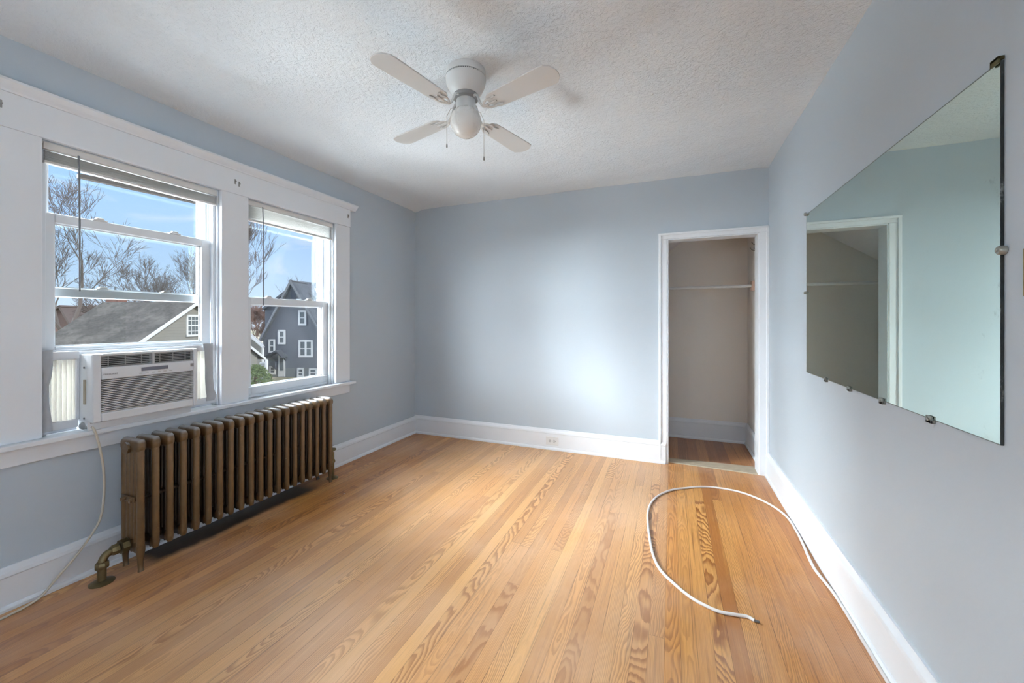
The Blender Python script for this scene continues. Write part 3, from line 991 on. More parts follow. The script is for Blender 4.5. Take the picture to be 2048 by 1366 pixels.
# return valve with wheel handle at the far end
YE = RY0 + PITCH * (NS - 1)
rv = MB()
rv.lathe([(0.022, 0.0), (0.022, 0.030), (0.017, 0.04), (0.017, 0.06)], (RX + 0.02, YE + 0.016, 0.130), 'y', 10)
rv.tube([(RX + 0.02, YE + 0.062, 0.20), (RX + 0.02, YE + 0.062, 0.10), (RX + 0.02, YE + 0.062, 0.0)], 0.015, 12)
rr_ = rv.build('return_valve', M_brass_old, rad, smooth=35)
MB().lathe([(0.008, 0.20), (0.008, 0.215), (0.026, 0.217), (0.030, 0.222), (0.026, 0.229), (0.006, 0.230)], (RX + 0.02, YE + 0.062, 0), 'z', 14).build('valve_wheel', M_brass_old, rr_, smooth=35)
MB().lathe([(0.044, 0.0), (0.044, 0.003), (0.028, 0.010), (0.016, 0.012)], (RX + 0.02, YE + 0.062, 0), 'z', 20).build('floor_flange', M_brass_old, rr_, smooth=35)

# ---------------------------------------------------------------- ceiling fan
FX, FY = -0.940, 1.733
fan = thing('ceiling_fan', (FX, FY, H), 'white four-blade ceiling fan with globe light mounted on the textured ceiling', 'ceiling fan')
FW = pm('fan_white', lin(212, 212, 211), 0.35, var=0.015)
c0 = (FX, FY, 0)
MB().lathe([(0.080, 2.46), (0.096, 2.452), (0.098, 2.432), (0.097, 2.418)], c0, seg=48).build('canopy', FW, fan, smooth=40)
vr = MB().lathe([(0.093, 2.408), (0.093, 2.420)], c0, seg=48).build('vent_ring', M_dkgrey, fan, smooth=40)
ft = MB()
for k in range(60):
    a = 2 * pi * k / 60
    ft.prism([(FX + 0.0925 * cos(a - 0.02), FY + 0.0925 * sin(a - 0.02), 2.4075), (FX + 0.0985 * cos(a - 0.02), FY + 0.0985 * sin(a - 0.02), 2.4075),
              (FX + 0.0985 * cos(a + 0.02), FY + 0.0985 * sin(a + 0.02), 2.4075), (FX + 0.0925 * cos(a + 0.02), FY + 0.0925 * sin(a + 0.02), 2.4075)], (0, 0, 0.012))
ft.build('vent_fin', FW, vr)
MB().lathe([(0.099, 2.410), (0.098, 2.400), (0.092, 2.375), (0.080, 2.350), (0.066, 2.335), (0.062, 2.330)], c0, seg=48).build('motor_housing', FW, fan, smooth=40)
MB().lathe([(0.060, 2.332), (0.062, 2.322), (0.060, 2.312), (0.046, 2.306)], c0, seg=36).build('flywheel', pm('flywheel_grey', lin(150, 150, 150), 0.35, metal=0.5), fan, smooth=40)
MB().lathe([(0.046, 2.310), (0.047, 2.300), (0.047, 2.268), (0.050, 2.262), (0.050, 2.256)], c0, seg=36).build('switch_housing', FW, fan, smooth=40)
gp = [(0.046, 2.262)]
for k in range(1, 15):
    a = radians(38 + 142 * k / 14)
    gp.append((max(0.0006, 0.0765 * sin(a)), 2.200 + 0.0765 * cos(a)))
M_globe = pm('frosted_globe_glass', lin(228, 227, 224), 0.28, var=0.01, coat=0.3)
MB().lathe(gp, c0, seg=40).build('globe_shade', M_globe, fan, smooth=60)
for kb, ang in enumerate((75.9, 165.0, 256.6, 343.0)):
    a0 = radians(ang)
    R_ = Matrix.Rotation(a0, 4, 'Z')
    pitch = Matrix.Rotation(radians(-5.5), 4, 'X')
    # blade outline along +x
    out_ = [(0.163, -0.036), (0.185, -0.051), (0.470, -0.062), (0.496, -0.060), (0.519, -0.036), (0.526, -0.018), (0.528, 0.0), (0.526, 0.018), (0.519, 0.036), (0.496, 0.060), (0.470, 0.062), (0.185, 0.051), (0.163, 0.036), (0.156, 0.0)]
    mb = MB()
    base = [Vector((FX, FY, 2.242)) + (R_ @ (pitch @ Vector((x, y, 0.0)))) for x, y in out_]
    mb.prism(base, R_ @ (pitch @ Vector((0, 0, 0.006))))
    bl = mb.build('blade', FW, fan, bev=0.0015)
    # curved blade iron with a pierced, forked plate
    im = MB()
    P = lambda x, y, z: Vector((FX, FY, 0)) + R_ @ Vector((x, y, z))
    Q = lambda x, y, z: Vector((FX, FY, 2.238)) + R_ @ (pitch @ Vector((x, y, z)))
    im.tube(spline([P(0.052, 0, 2.314), P(0.075, 0, 2.306), P(0.094, 0, 2.268), P(0.116, 0, 2.240), P(0.150, 0, 2.237)], 5), 0.008, 8, ry=0.005)
    for sgn in (1, -1):
        im.tube(spline([Q(0.120, 0, 0), Q(0.140, sgn * 0.020, 0), Q(0.165, sgn * 0.030, 0), Q(0.190, sgn * 0.026, 0), Q(0.214, sgn * 0.034, 0)], 5), 0.006, 8, ry=0.003)
        im.lathe([(0.0065, -0.002), (0.006, 0.003)], Q(0.190, sgn * 0.026, -0.002), seg=10)
    im.tube([Q(0.13, 0, 0), Q(0.165, 0, 0), Q(0.20, 0, 0)], 0.006, 8, ry=0.003)
    im.build('blade_iron', FW, bl, smooth=45)
for (dx, dy, zt, zb) in ((-0.048, -0.036, 2.268, 2.064), (0.051, 0.026, 2.262, 2.014)):
    ch = MB()
    zz = zt
    ch.tube([(FX + dx * 0.8, FY + dy * 0.8, zt), (FX + dx * 1.25, FY + dy * 1.25, zt - 0.012), (FX + dx * 1.55, FY + dy * 1.55, zt - 0.05), (FX + dx * 1.55, FY + dy * 1.55, zb + 0.02)], 0.0014, 6)
    pc = ch.build('pull_chain', pm('chain_metal', lin(196, 195, 192), 0.35, metal=0.2), fan, smooth=60)
    MB().lathe([(0.001, zb + 0.022), (0.0035, zb + 0.014), (0.0042, zb + 0.003), (0.002, zb)], (FX + dx * 1.55, FY + dy * 1.55, 0), seg=10).build('chain_pull', pm('pull_metal', lin(140, 140, 138), 0.35, metal=0.2), pc, smooth=60)

# ---------------------------------------------------------------- frameless wall mirror
def mirror_mat():
    m, nt, out = new_mat('old_mirror_silvering')
    pos = nt.node('ShaderNodeNewGeometry').outputs['Position']
    sp = nt.node('ShaderNodeSeparateXYZ', {0: pos})
    n = nt.noise(pos, 22, 5, 0.65)
    # faint haze and blemishes, denser towards the edge by the switch
    edge = nt.mapr(sp.outputs[1], 1.27, 1.40, 1.0, 0.0, True)
    blem = nt.m('MULTIPLY', nt.mapr(n, 0.60, 0.72, 0, 1, True), nt.m('ADD', nt.m('MULTIPLY', edge, 0.35), 0.03))
    c = nt.mix(blem, (0.63, 0.735, 0.665, 1), (0.25, 0.27, 0.25, 1))
    p = nt.node('ShaderNodeBsdfPrincipled', {'Base Color': c, 'Metallic': 1.0, 'Roughness': nt.mapr(blem, 0, 0.4, 0.012, 0.3)})
    nt.set(out.inputs[0], p.outputs[0])
    return m


MY0, MY1, MZ0, MZ1 = 1.273, 2.698, 0.933, 1.821
mir = thing('wall_mirror', (XR - 0.004, (MY0 + MY1) / 2, MZ0), 'large frameless rectangular mirror clipped to the plain wall opposite the windows', 'mirror')
B((XR - 0.006, MY0, MZ0), (XR - 0.0005, MY1, MZ1)).build('mirror_glass', mirror_mat(), mir, bev=0.0008)


def worn_mat():
    m, nt, out = new_mat('worn_mirror_edge')
    pos = nt.node('ShaderNodeNewGeometry').outputs['Position']
    n = nt.noise(nt.node('ShaderNodeMapping', {0: pos, 3: (1, 1, 0.35)}).outputs[0], 34, 5, 0.7)
    c = nt.ramp(n, [(0.42, lin(24, 30, 32)), (0.56, lin(48, 54, 54)), (0.66, lin(150, 156, 154))])
    p = nt.node('ShaderNodeBsdfPrincipled', {'Base Color': c, 'Roughness': 0.35})
    nt.set(out.inputs[0], p.outputs[0])
    return m


M_worn = worn_mat()
B((XR - 0.0063, MY0 - 0.001, MZ0), (XR - 0.0006, MY0 + 0.0015, MZ1)).build('worn_edge', M_worn, mir)
ed = MB().box((XR - 0.0062, MY0, MZ1 - 0.002), (XR - 0.0006, MY1, MZ1 + 0.001)).box((XR - 0.0062, MY1 - 0.003, MZ0), (XR - 0.0006, MY1 + 0.001, MZ1)).box((XR - 0.0062, MY0, MZ0 - 0.001), (XR - 0.0006, MY1, MZ0 + 0.0015))
ed.build('ground_edge', pm('ground_glass_edge', lin(112, 122, 118), 0.3, var=0.15, scale=30), mir)
M_clip = pm('clip_metal', lin(150, 152, 146), 0.32, metal=0.5, var=0.15, scale=60)
M_clipb = pm('clip_tarnished', lin(92, 88, 60), 0.45, metal=0.6, var=0.3, scale=60)
clips = [(2.394, MZ0, 'b'), (2.113, MZ0, 'b'), (1.829, MZ0, 'b'), (1.541, MZ0, 'b'), (MY1, 1.380, 's'), (MY1, MZ1, 't'), (MY0, 1.383, 's2'), (MY0 + 0.004, MZ1, 'tt')]
for (cy, cz, k) in clips:
    mb = MB()
    if k == 'b':
        mb.box((XR - 0.012, cy - 0.013, cz - 0.012), (XR - 0.007, cy + 0.013, cz + 0.009)).box((XR - 0.012, cy - 0.013, cz - 0.012), (XR - 0.001, cy + 0.013, cz - 0.002))
        mb.lathe([(0.005, -0.002), (0.005, 0.0), (0.003, 0.001)], (XR - 0.012, cy, cz - 0.002), 'x', 10)
    elif k == 's2':
        mb.lathe([(0.007, -0.003), (0.010, 0.0), (0.011, 0.011)], (XR - 0.012, cy - 0.004, cz), 'x', 18)
        mb.lathe([(0.003, -0.005), (0.004, -0.002)], (XR - 0.012, cy - 0.004, cz), 'x', 10)
    elif k == 's':
        mb.lathe([(0.005, -0.006), (0.007, -0.003), (0.008, 0.008)], (XR - 0.012, cy + 0.004, cz), 'x', 14)
    elif k == 't':
        mb.lathe([(0.007, -0.006), (0.010, -0.003), (0.010, 0.008)], (XR - 0.012, cy, cz + 0.002), 'x', 14)
    else:
        mb.box((XR - 0.013, cy - 0.008, cz - 0.005), (XR - 0.008, cy + 0.018, cz + 0.010)).box((XR - 0.013, cy - 0.008, cz + 0.003), (XR - 0.001, cy + 0.018, cz + 0.011))
    mb.build('mirror_clip', M_clipb if k == 'tt' else M_clip, mir, bev=0.001, smooth=40)

# brass switch plate at the frame edge
sw = thing('switch_plate', (XR, 1.177, 1.325), 'brass light switch plate on the wall beside the mirror edge', 'switch')
M_brass = pm('old_brass', lin(146, 124, 62), 0.34, metal=0.75, var=0.2, scale=30)
B((XR - 0.006, 1.142, 1.272), (XR, 1.212, 1.378)).build('plate', M_brass, sw, bev=0.003, segs=3)
B((XR - 0.016, 1.171, 1.316), (XR - 0.004, 1.183, 1.334)).build('toggle', pm('toggle_cream', lin(206, 198, 170), 0.4), sw, bev=0.002)
for z in (1.293, 1.357):
    MB().lathe([(0.0035, -0.002), (0.0035, 0)], (XR - 0.006, 1.177, z), 'x', 10).build('screw', M_brass, sw)

# ---------------------------------------------------------------- closet rod, hook; outlet
rod = thing('closet_rod', (0.02, 4.221, 1.545), 'white hanging rod spanning the closet below its sloped ceiling', 'rod')
MB().tube([(-0.600, 4.221, 1.545), (-0.2, 4.221, 1.543), (0.690, 4.221, 1.545)], 0.0145, 14).build('pole', M_white, rod, smooth=50)
mb = B((0.682, 4.180, 1.500), (0.7035, 4.262, 1.590))
mb.build('rod_bracket', pm('pinkish_wood_block', lin(206, 176, 158), 0.6, var=0.06), rod, bev=0.002)
hk = MB()
hx, hy, hz = 0.704, 4.010, 1.880
hk.lathe([(0.012, -0.003), (0.012, 0)], (hx, hy, hz + 0.006), 'x', 14)
hk.tube(spline([(hx, hy, hz + 0.006), (hx - 0.020, hy, hz + 0.002), (hx - 0.034, hy, hz - 0.020), (hx - 0.024, hy, hz - 0.040), (hx - 0.050, hy, hz - 0.036), (hx - 0.066, hy, hz - 0.010)], 6), 0.0034, 8)
hk.tube(spline([(hx - 0.010, hy, hz + 0.004), (hx - 0.036, hy, hz + 0.010), (hx - 0.054, hy, hz + 0.034)], 6), 0.0032, 8)
tag(hk.build('coat_hook', pm('hook_metal', lin(120, 116, 106), 0.35, metal=0.7), smooth=60), 'small metal coat hook screwed to the closet side wall above the rod', 'hook')

YP = YB - 0.0215
ol = thing('wall_outlet', (-1.049, YP, 0.085), 'white electrical outlet set sideways in the baseboard of the far wall', 'outlet')
B((-1.111, YP - 0.004, 0.045), (-0.987, YP + 0.0005, 0.124)).build('cover_plate', pm('outlet_white', lin(228, 228, 228), 0.3, var=0.01), ol, bev=0.002)
for xo in (-1.070, -1.028):
    rc_ = MB().lathe([(0.017, -0.003), (0.016, 0.0)], (0, 0, 0), 'y', 20)
    for i in range(len(rc_.v)):
        rc_.v[i] = Vector((xo + rc_.v[i].x * 0.85, YP - 0.0045 + rc_.v[i].y, 0.085 + rc_.v[i].z))
    r_ = rc_.build('receptacle', pm('receptacle_white', lin(214, 214, 214), 0.35, var=0.01), ol, smooth=40)
    sl = MB().box((xo - 0.006, YP - 0.0078, 0.090), (xo + 0.004, YP - 0.007, 0.0925)).box((xo - 0.006, YP - 0.0078, 0.077), (xo + 0.003, YP - 0.007, 0.0795)).box((xo + 0.007, YP - 0.0078, 0.082), (xo + 0.011, YP - 0.007, 0.088))
    sl.build('slot', M_dark, r_)

# ---------------------------------------------------------------- loose white cable on the floor
CR = 0.0068
cz = CR
cpts = [(0.312, 1.860), (0.288, 1.874), (0.245, 1.868), (0.188, 1.863), (0.135, 1.880), (0.076, 1.915), (0.010, 1.985), (-0.052, 2.072), (-0.088, 2.185), (-0.111, 2.336), (-0.130, 2.500), (-0.139, 2.667), (-0.122, 2.830), (-0.075, 2.967),
        (0.000, 3.078), (0.091, 3.150), (0.175, 3.205), (0.261, 3.237), (0.360, 3.242), (0.451, 3.222), (0.535, 3.165), (0.605, 3.076), (0.648, 2.980), (0.668, 2.880), (0.670, 2.740), (0.664, 2.600), (0.654, 2.470), (0.650, 2.360), (0.660, 2.270), (0.670, 2.190), (0.6745, 2.08), (0.6748, 1.9), (0.6748, 1.6), (0.6748, 1.2), (0.6748, 0.4), (0.6748, -1.0)]
cab = MB().tube([(p.x, p.y, cz) for p in spline([(x, y, 0) for x, y in cpts], 8)], CR, 10)
cab_o = cab.build('cable', pm('white_cable_jacket', lin(232, 228, 226), 0.4, var=0.02), smooth=60)
tag(cab_o, 'white round cable looped on the wooden floor and running along the baseboard below the mirror', 'cable')
MB().lathe([(0.0045, 0.0), (0.0045, 0.016), (0.002, 0.018)], (0.312, 1.860, CR), 'x', 10).build('cut_end', pm('cut_end_grey', lin(120, 122, 126), 0.4, metal=0.3), cab_o)

# ================================================================ OUTSIDE
SN, CS = sin(YAW), cos(YAW)


def G(xc, zc, z):
    """outdoor layout grid: xc across, zc away along the photographer's heading, z height"""
    return Vector((CS * xc - SN * zc, SN * xc + CS * zc, z))


def at(u, v, zc):
    return G((u - 1024) / F_PX * zc, zc, CAM_H + (HORIZON - v) / F_PX * zc)


GZ = -4.25


def ground_mat():
    m, nt, out = new_mat('yard_and_drive')
    pos = nt.node('ShaderNodeNewGeometry').outputs['Position']
    n = nt.noise(pos, 0.12, 4)
    g_ = nt.mix(nt.noise(pos, 1.5, 5), lin(96, 92, 66), lin(132, 122, 88))
    d_ = nt.mix(nt.noise(pos, 2.0, 5), lin(150, 134, 112), lin(170, 154, 132))
    c = nt.mix(nt.mapr(n, 0.42, 0.5, 1, 0, True), g_, d_)
    p = nt.node('ShaderNodeBsdfPrincipled', {'Base Color': c, 'Roughness': 0.9})
    nt.set(out.inputs[0], p.outputs[0])
    return m


struct(B((-260, -120, GZ - 0.5), (120, 260, GZ)).build('ground', ground_mat()))


def siding_mat(name, col, step, contrast=0.75):
    m, nt, out = new_mat(name)
    pos = nt.node('ShaderNodeNewGeometry').outputs['Position']
    z = nt.node('ShaderNodeSeparateXYZ', {0: pos}).outputs[2]
    f = nt.m('FRACT', nt.m('DIVIDE', z, step))
    line = nt.m('LESS_THAN', f, 0.10)
    c = nt.mix(nt.noise(pos, 1.2, 3), tuple(x * 0.93 for x in col[:3]) + (1,), tuple(x * 1.06 for x in col[:3]) + (1,))
    c = nt.mix(nt.m('MULTIPLY', line, 1 - contrast), c, (0.01, 0.01, 0.012, 1))
    p = nt.node('ShaderNodeBsdfPrincipled', {'Base Color': c, 'Roughness': 0.75})
    p.inputs['Specular IOR Level'].default_value = 0.15
    nt.set(p.inputs['Normal'], nt.bump(f, 0.3, 0.02))
    nt.set(out.inputs[0], p.outputs[0])
    return m


def shingle_mat(name, a, b_):
    m, nt, out = new_mat(name)
    pos = nt.node('ShaderNodeNewGeometry').outputs['Position']
    br = nt.node('ShaderNodeTexBrick', {'Vector': nt.node('ShaderNodeMapping', {0: pos, 3: (1, 1, 1.6)}).outputs[0], 'Color1': a, 'Color2': b_, 'Mortar': tuple(x * 0.6 for x in a[:3]) + (1,), 'Scale': 4.0})
    br.inputs['Mortar Size'].default_value = 0.012
    n = nt.noise(pos, 0.7, 6, 0.7)
    c = nt.mix(nt.mapr(n, 0.40, 0.62, 0.0, 1.0, True), tuple(x * 0.72 for x in a[:3]) + (1,), tuple(min(1, x * 1.15) for x in b_[:3]) + (1,))
    c = nt.mix(nt.noise(pos, 9, 4, 0.7), c, br.outputs[0])
    p = nt.node('ShaderNodeBsdfPrincipled', {'Base Color': c, 'Roughness': 0.85})
    p.inputs['Specular IOR Level'].default_value = 0.08
    nt.set(p.inputs['Normal'], nt.bump(nt.noise(pos, 14, 4), 0.3, 0.03))
    nt.set(out.inputs[0], p.outputs[0])
    return m


M_grey_sid = siding_mat('grey_clapboard', lin(140, 137, 130), 0.17, 0.8)
M_navy = siding_mat('navy_clapboard', lin(103, 104, 110), 0.2, 0.75)
M_roof1 = shingle_mat('grey_shingles', lin(74, 70, 66), lin(100, 95, 88))
M_roof2 = shingle_mat('slate_shingles', lin(84, 86, 90), lin(108, 110, 114))
M_wht = pm('exterior_white_trim', lin(214, 214, 212), 0.6, var=0.03, scale=2)
M_dtrim = pm('exterior_grey_trim', lin(112, 114, 118), 0.6, var=0.05, scale=2)
M_pane = pm('far_window_glass', lin(96, 102, 104), 0.12, var=0.2, scale=2)
M_found = pm('grey_foundation', lin(112, 114, 112), 0.8, var=0.1, scale=3)
M_brick = pm('brick_brown', lin(128, 92, 80), 0.8, var=0.2, scale=6)


def slab(mb, quad, th):
    """thicken a planar polygon downward along its normal"""
    q = [Vector(p) for p in quad]
    n = (q[1] - q[0]).cross(q[2] - q[0]).normalized()
    if n.z > 0:
        n = -n
    return mb.prism(q, n * th)


def far_window(parent, c, ux, w_, h_, nrm, fr=0.13, cols=1):
    """white-trimmed window: c centre, ux unit vector along the wall, nrm outward"""
    ux, nrm, uz = Vector(ux).normalized(), Vector(nrm).normalized(), Vector((0, 0, 1))
    c = Vector(c)

    def q(a0, a1, z0, z1, d0, d1):
        P = lambda a, z, d: c + ux * a + uz * z + nrm * d
        return [P(a0, z0, d0), P(a1, z0, d0), P(a1, z0, d1), P(a0, z0, d1)], [P(a0, z1, d0), P(a1, z1, d0), P(a1, z1, d1), P(a0, z1, d1)]

    mb = MB()
    W2, H2 = w_ / 2, h_ / 2
    mb.hexa(*q(-W2, -W2 + fr, -H2, H2, 0, 0.06)).hexa(*q(W2 - fr, W2, -H2, H2, 0, 0.06))
    mb.hexa(*q(-W2, W2, H2 - fr, H2, 0, 0.06)).hexa(*q(-W2, W2, -H2, -H2 + fr, 0, 0.07))
    mb.hexa(*q(-W2 + fr, W2 - fr, -0.04, 0.04, 0, 0.045))
    for k in range(1, cols):
        a = -W2 + w_ * k / cols
        mb.hexa(*q(a - 0.09, a + 0.09, -H2 + fr, H2 - fr, 0, 0.055))
    f = mb.build('window', M_wht, parent)
    MB().hexa(*q(-W2 + fr * 0.8, W2 - fr * 0.8, -H2 + fr * 0.8, H2 - fr * 0.8, 0.004, 0.02)).build('pane', M_pane, f)
    return f


# ---- grey gabled house next door
XG = -19.29
apex = CAM_H + (HORIZON - 604) / F_PX * 24.0
SLP = 0.592
ze = lambda zc: apex - SLP * abs(24.0 - zc)
gh = thing('house', G(-21.8, 24, GZ), 'grey clapboard house with a big grey shingle roof seen through the air conditioner window', 'house')
hb = MB()
gab = [G(XG, 17.9, GZ), G(XG, 30.1, GZ), G(XG, 30.1, ze(30.1)), G(XG, 24.0, apex - 0.1), G(XG, 17.9, ze(17.9) - 0.1)]
hb.prism(gab, G(-24.2, 24, 0) - G(XG, 24, 0))
hb.build('wall', M_grey_sid, gh)
rf = MB()
slab(rf, [G(XG + 0.25, 24, apex), G(XG + 0.25, 17.3, ze(17.3)), G(-23.45, 17.3, ze(17.3)), G(-24.72, 24, apex)], 0.14)
slab(rf, [G(XG + 0.25, 24, apex), G(-24.72, 24, apex), G(-23.9, 30.7, ze(30.7)), G(XG + 0.25, 30.7, ze(30.7))], 0.14)
rf.build('roof', M_roof1, gh)
rk = MB()
for z2 in (17.3, 30.7):
    rk.prism([G(XG + 0.25, 24, apex - 0.01), G(XG + 0.25, z2, ze(z2) - 0.01), G(XG + 0.25, z2, ze(z2) - 0.21), G(XG + 0.25, 24, apex - 0.21)], G(0.04, 0, 0))
rk.build('rake_board', M_wht, gh)
fwn = far_window(gh, G(XG + 0.01, 24.0, 0.96), G(0, 1, 0), 1.02, 1.30, G(1, 0, 0), 0.12)
mt = MB()
for a in (-0.13, 0.13):
    mt.prism([G(XG + 0.04, 24 + a - 0.015, 0.40), G(XG + 0.04, 24 + a + 0.015, 0.40), G(XG + 0.04, 24 + a + 0.015, 1.5), G(XG + 0.04, 24 + a - 0.015, 1.5)], G(0.02, 0, 0))
for z in (0.62, 1.26):
    mt.prism([G(XG + 0.04, 23.6, z), G(XG + 0.04, 24.4, z), G(XG + 0.04, 24.4, z + 0.03), G(XG + 0.04, 23.6, z + 0.03)], G(0.02, 0, 0))
mt.build('muntin', M_wht, fwn)
ch = MB().hexa([G(-24.62, 24.1, apex - 0.4), G(-23.9, 24.1, apex - 0.4), G(-23.9, 24.7, apex - 0.4), G(-24.62, 24.7, apex - 0.4)],
               [G(-24.62, 24.1, apex + 0.16), G(-23.9, 24.1, apex + 0.16), G(-23.9, 24.7, apex + 0.16), G(-24.62, 24.7, apex + 0.16)])
ch.build('chimney', M_brick, gh)
MB().tube([G(-25.1 + 0.55, 24.6, apex - 0.4), G(-25.1 + 0.55, 24.6, apex + 0.98)], 0.05, 8).build('vent_pipe', M_dtrim, gh)

# ---- brown house far behind, left of the grey roof
bh = thing('house', at(116, 700, 60), 'small reddish brown house far behind the grey shingle roof', 'house')
bm_ = MB()
p0, p1, p2 = at(70, 672, 60), at(141, 645, 60), at(120, 616, 60)
bm_.prism([at(60, 760, 60), at(141, 760, 60), at(141, 652, 60), at(120, 614, 60), at(60, 640, 60)], G(0, 9, 0))
bm_.build('wall', pm('reddish_brown_siding', lin(124, 98, 88), 0.85, var=0.12, scale=1.5), bh)
rb = MB()
slab(rb, [at(118, 610, 59.5), at(144, 655, 59.5), at(144, 655, 59.5) + G(0, 10, 0), at(118, 610, 59.5) + G(0, 10, 0)], 0.3)
slab(rb, [at(120, 610, 59.5), at(52, 640, 59.5), at(52, 640, 59.5) + G(0, 10, 0), at(120, 610, 59.5) + G(0, 10, 0)], 0.3)
rb.build('roof', pm('brown_roof', lin(106, 92, 86), 0.85, var=0.12, scale=1.5), bh)

# ---- navy house across the yard
ZN = 39.0
n1 = lambda u, v, dz=0.0: at(u, v, ZN) + G(0, dz, 0)
nh = thing('house', at(600, 752, ZN), 'navy blue house with a steep front gable and white windows beyond the closed window', 'house')
nb = MB()
nb.prism([n1(527, 736), n1(720, 736), n1(720, 690), n1(652, 676), n1(585, 563), n1(526, 676)], G(0, 8, 0))
nb.build('wall', M_navy, nh)
MB().prism([n1(527.5, 760), n1(720, 760), n1(720, 736), n1(527.5, 736)], G(0, 7.9, 0)).build('foundation', M_found, nh)
# broad second gable set back behind the steep one
sb = lambda u, v, z: at(u, v, z)
wg = MB().prism([sb(530, 700, 41), sb(660, 700, 41), sb(660, 618, 41), sb(588, 570, 41), sb(530, 613, 41)], G(0, 6, 0))
wg.build('rear_wing', M_navy, nh)
rr2 = MB()
slab(rr2, [n1(585, 560, -0.4), n1(522, 680, -0.4), n1(522, 680, -0.4) + G(0, 3, 0), n1(585, 560, -0.4) + G(0, 3, 0)], 0.22)
slab(rr2, [n1(585, 560, -0.4), n1(657, 682, -0.4), n1(657, 682, -0.4) + G(0, 3, 0), n1(585, 560, -0.4) + G(0, 3, 0)], 0.22)
rr2.build('roof', M_roof2, nh)
rr3 = MB()
slab(rr3, [sb(588, 567, 40.7), sb(524, 616, 40.7), sb(524, 616, 40.7) + G(0, 6.6, 0), sb(588, 567, 40.7) + G(0, 6.6, 0)], 0.22)
slab(rr3, [sb(588, 567, 40.7), sb(662, 616, 40.7), sb(662, 616, 40.7) + G(0, 0.5, 0), sb(588, 567, 40.7) + G(0, 0.5, 0)], 0.22)
rr3.build('roof', M_roof2, nh)
rr4 = MB()
slab(rr4, [sb(583, 561, 43.5), sb(735, 576, 43.5), sb(735, 660, 41.3), sb(583, 660, 41.3)], 0.2)
mr = rr4.build('roof', M_roof2, nh)
skl = MB()
slab(skl, [sb(616, 574.5, 42.95), sb(690, 583, 42.95), sb(690, 612, 42.2), sb(660, 603, 42.4)], 0.06)
skl.build('metal_roof_panel', pm('bright_metal_roof', lin(206, 210, 216), 0.4, var=0.03, scale=1), mr)
# front rake trim
tk = MB()
for (a, b_) in (((585, 560), (522, 680)), ((585, 560), (657, 682))):
    P, Q_ = n1(*a, -0.42), n1(*b_, -0.42)
    tk.prism([P, Q_, Q_ + Vector((0, 0, -0.36)), P + Vector((0, 0, -0.40))], G(0, 0.06, 0))
tk.build('rake_board', M_dtrim, nh)
ux = G(1, 0, 0)
nn = G(0, -1, 0)
for (u0, v0, u1, v1, cols, f_) in ((597, 620.5, 613, 650.7, 1, 0.18), (556, 659.5, 571.5, 688.6, 1, 0.18), (537.3, 678.5, 550.5, 705.2, 1, 0.16), (597.5, 680, 626, 714.4, 2, 0.18),
                                   (594.5, 735.5, 608, 754, 1, 0.15), (618, 736.5, 634, 754, 1, 0.15), (539, 732, 552, 748.5, 1, 0.15)):
    c = at((u0 + u1) / 2, (v0 + v1) / 2, ZN) + G(0, -0.01, 0)
    sc_ = ZN / F_PX
    far_window(nh, c, ux, (u1 - u0) * sc_, (v1 - v0) * sc_, nn, f_, cols)
MB().prism([n1(582, 577), n1(592, 577), n1(592, 597), n1(582, 597)], G(0, -0.05, 0)).build('gable_vent', pm('navy_vent', lin(62, 68, 84), 0.7), nh)
dr = MB().prism([n1(557, 753), n1(570.5, 753), n1(570.5, 711), n1(557, 711)], G(0, -0.07, 0)).build('door', M_wht, nh)
MB().prism([n1(560.5, 741), n1(567.5, 741), n1(567.5, 715), n1(560.5, 715)], G(0, -0.09, 0)).build('pane', M_pane, dr)
aw = MB()
ap, al, ar = n1(563, 699), n1(541, 711.5), n1(575, 712)
for e_ in (al, ar):
    aw.prism([ap, e_, e_ + Vector((0, 0, -0.14)), ap + Vector((0, 0, -0.14))], G(0, -1.0, 0))
M_awn = pm('dark_awning', lin(58, 60, 66), 0.7, var=0.08, scale=4)
aw.build('door_hood', M_awn, nh)
MB().tube([n1(545, 712, -0.7), n1(557, 721, 0)], 0.06, 6).build('hood_brace', M_awn, nh)
MB().tube([n1(574, 712, -0.7), n1(571, 721, 0)], 0.06, 6).build('hood_brace', M_awn, nh)
MB().prism([n1(546, 722), n1(555, 722), n1(555, 738), n1(546, 730)], G(0, -0.4, 0)).build('basement_hood', M_awn, nh)

# ---- neighbouring garage, fence and shrub
ZGa = 33.0
ga = thing('garage', at(505, 760, ZGa), 'beige clapboard garage with white eaves beside the navy house', 'garage')
MB().prism([at(440, 800, ZGa), at(523, 800, ZGa), at(523, 694, ZGa), at(490, 663, ZGa), at(440, 694, ZGa)], G(-3.6, 5, 0)).build('wall', siding_mat('beige_clapboard', lin(150, 144, 134), 0.18, 0.8), ga)
rg = MB()
slab(rg, [at(489, 658, ZGa - 0.3), at(530, 694, ZGa - 0.3), at(530, 694, ZGa - 0.3) + G(-3.7, 5.6, 0), at(489, 658, ZGa - 0.3) + G(-3.7, 5.6, 0)], 0.2)
slab(rg, [at(489, 658, ZGa - 0.3), at(436, 694, ZGa - 0.3), at(436, 694, ZGa - 0.3) + G(-3.7, 5.6, 0), at(489, 658, ZGa - 0.3) + G(-3.7, 5.6, 0)], 0.2)
rg.build('roof', pm('pale_roof', lin(176, 172, 168), 0.8, var=0.08, scale=3), ga)
MB().prism([at(488, 659, ZGa - 0.32), at(526, 692, ZGa - 0.32), at(526, 697, ZGa - 0.32), at(488, 664, ZGa - 0.32)], G(0, -0.05, 0)).build('rake_board', M_wht, ga)
MB().tube([at(525.5, 696, ZGa - 0.1), at(526, 706, ZGa - 0.05), at(526.5, 740, ZGa)], 0.09, 8).build('downspout', M_wht, ga)
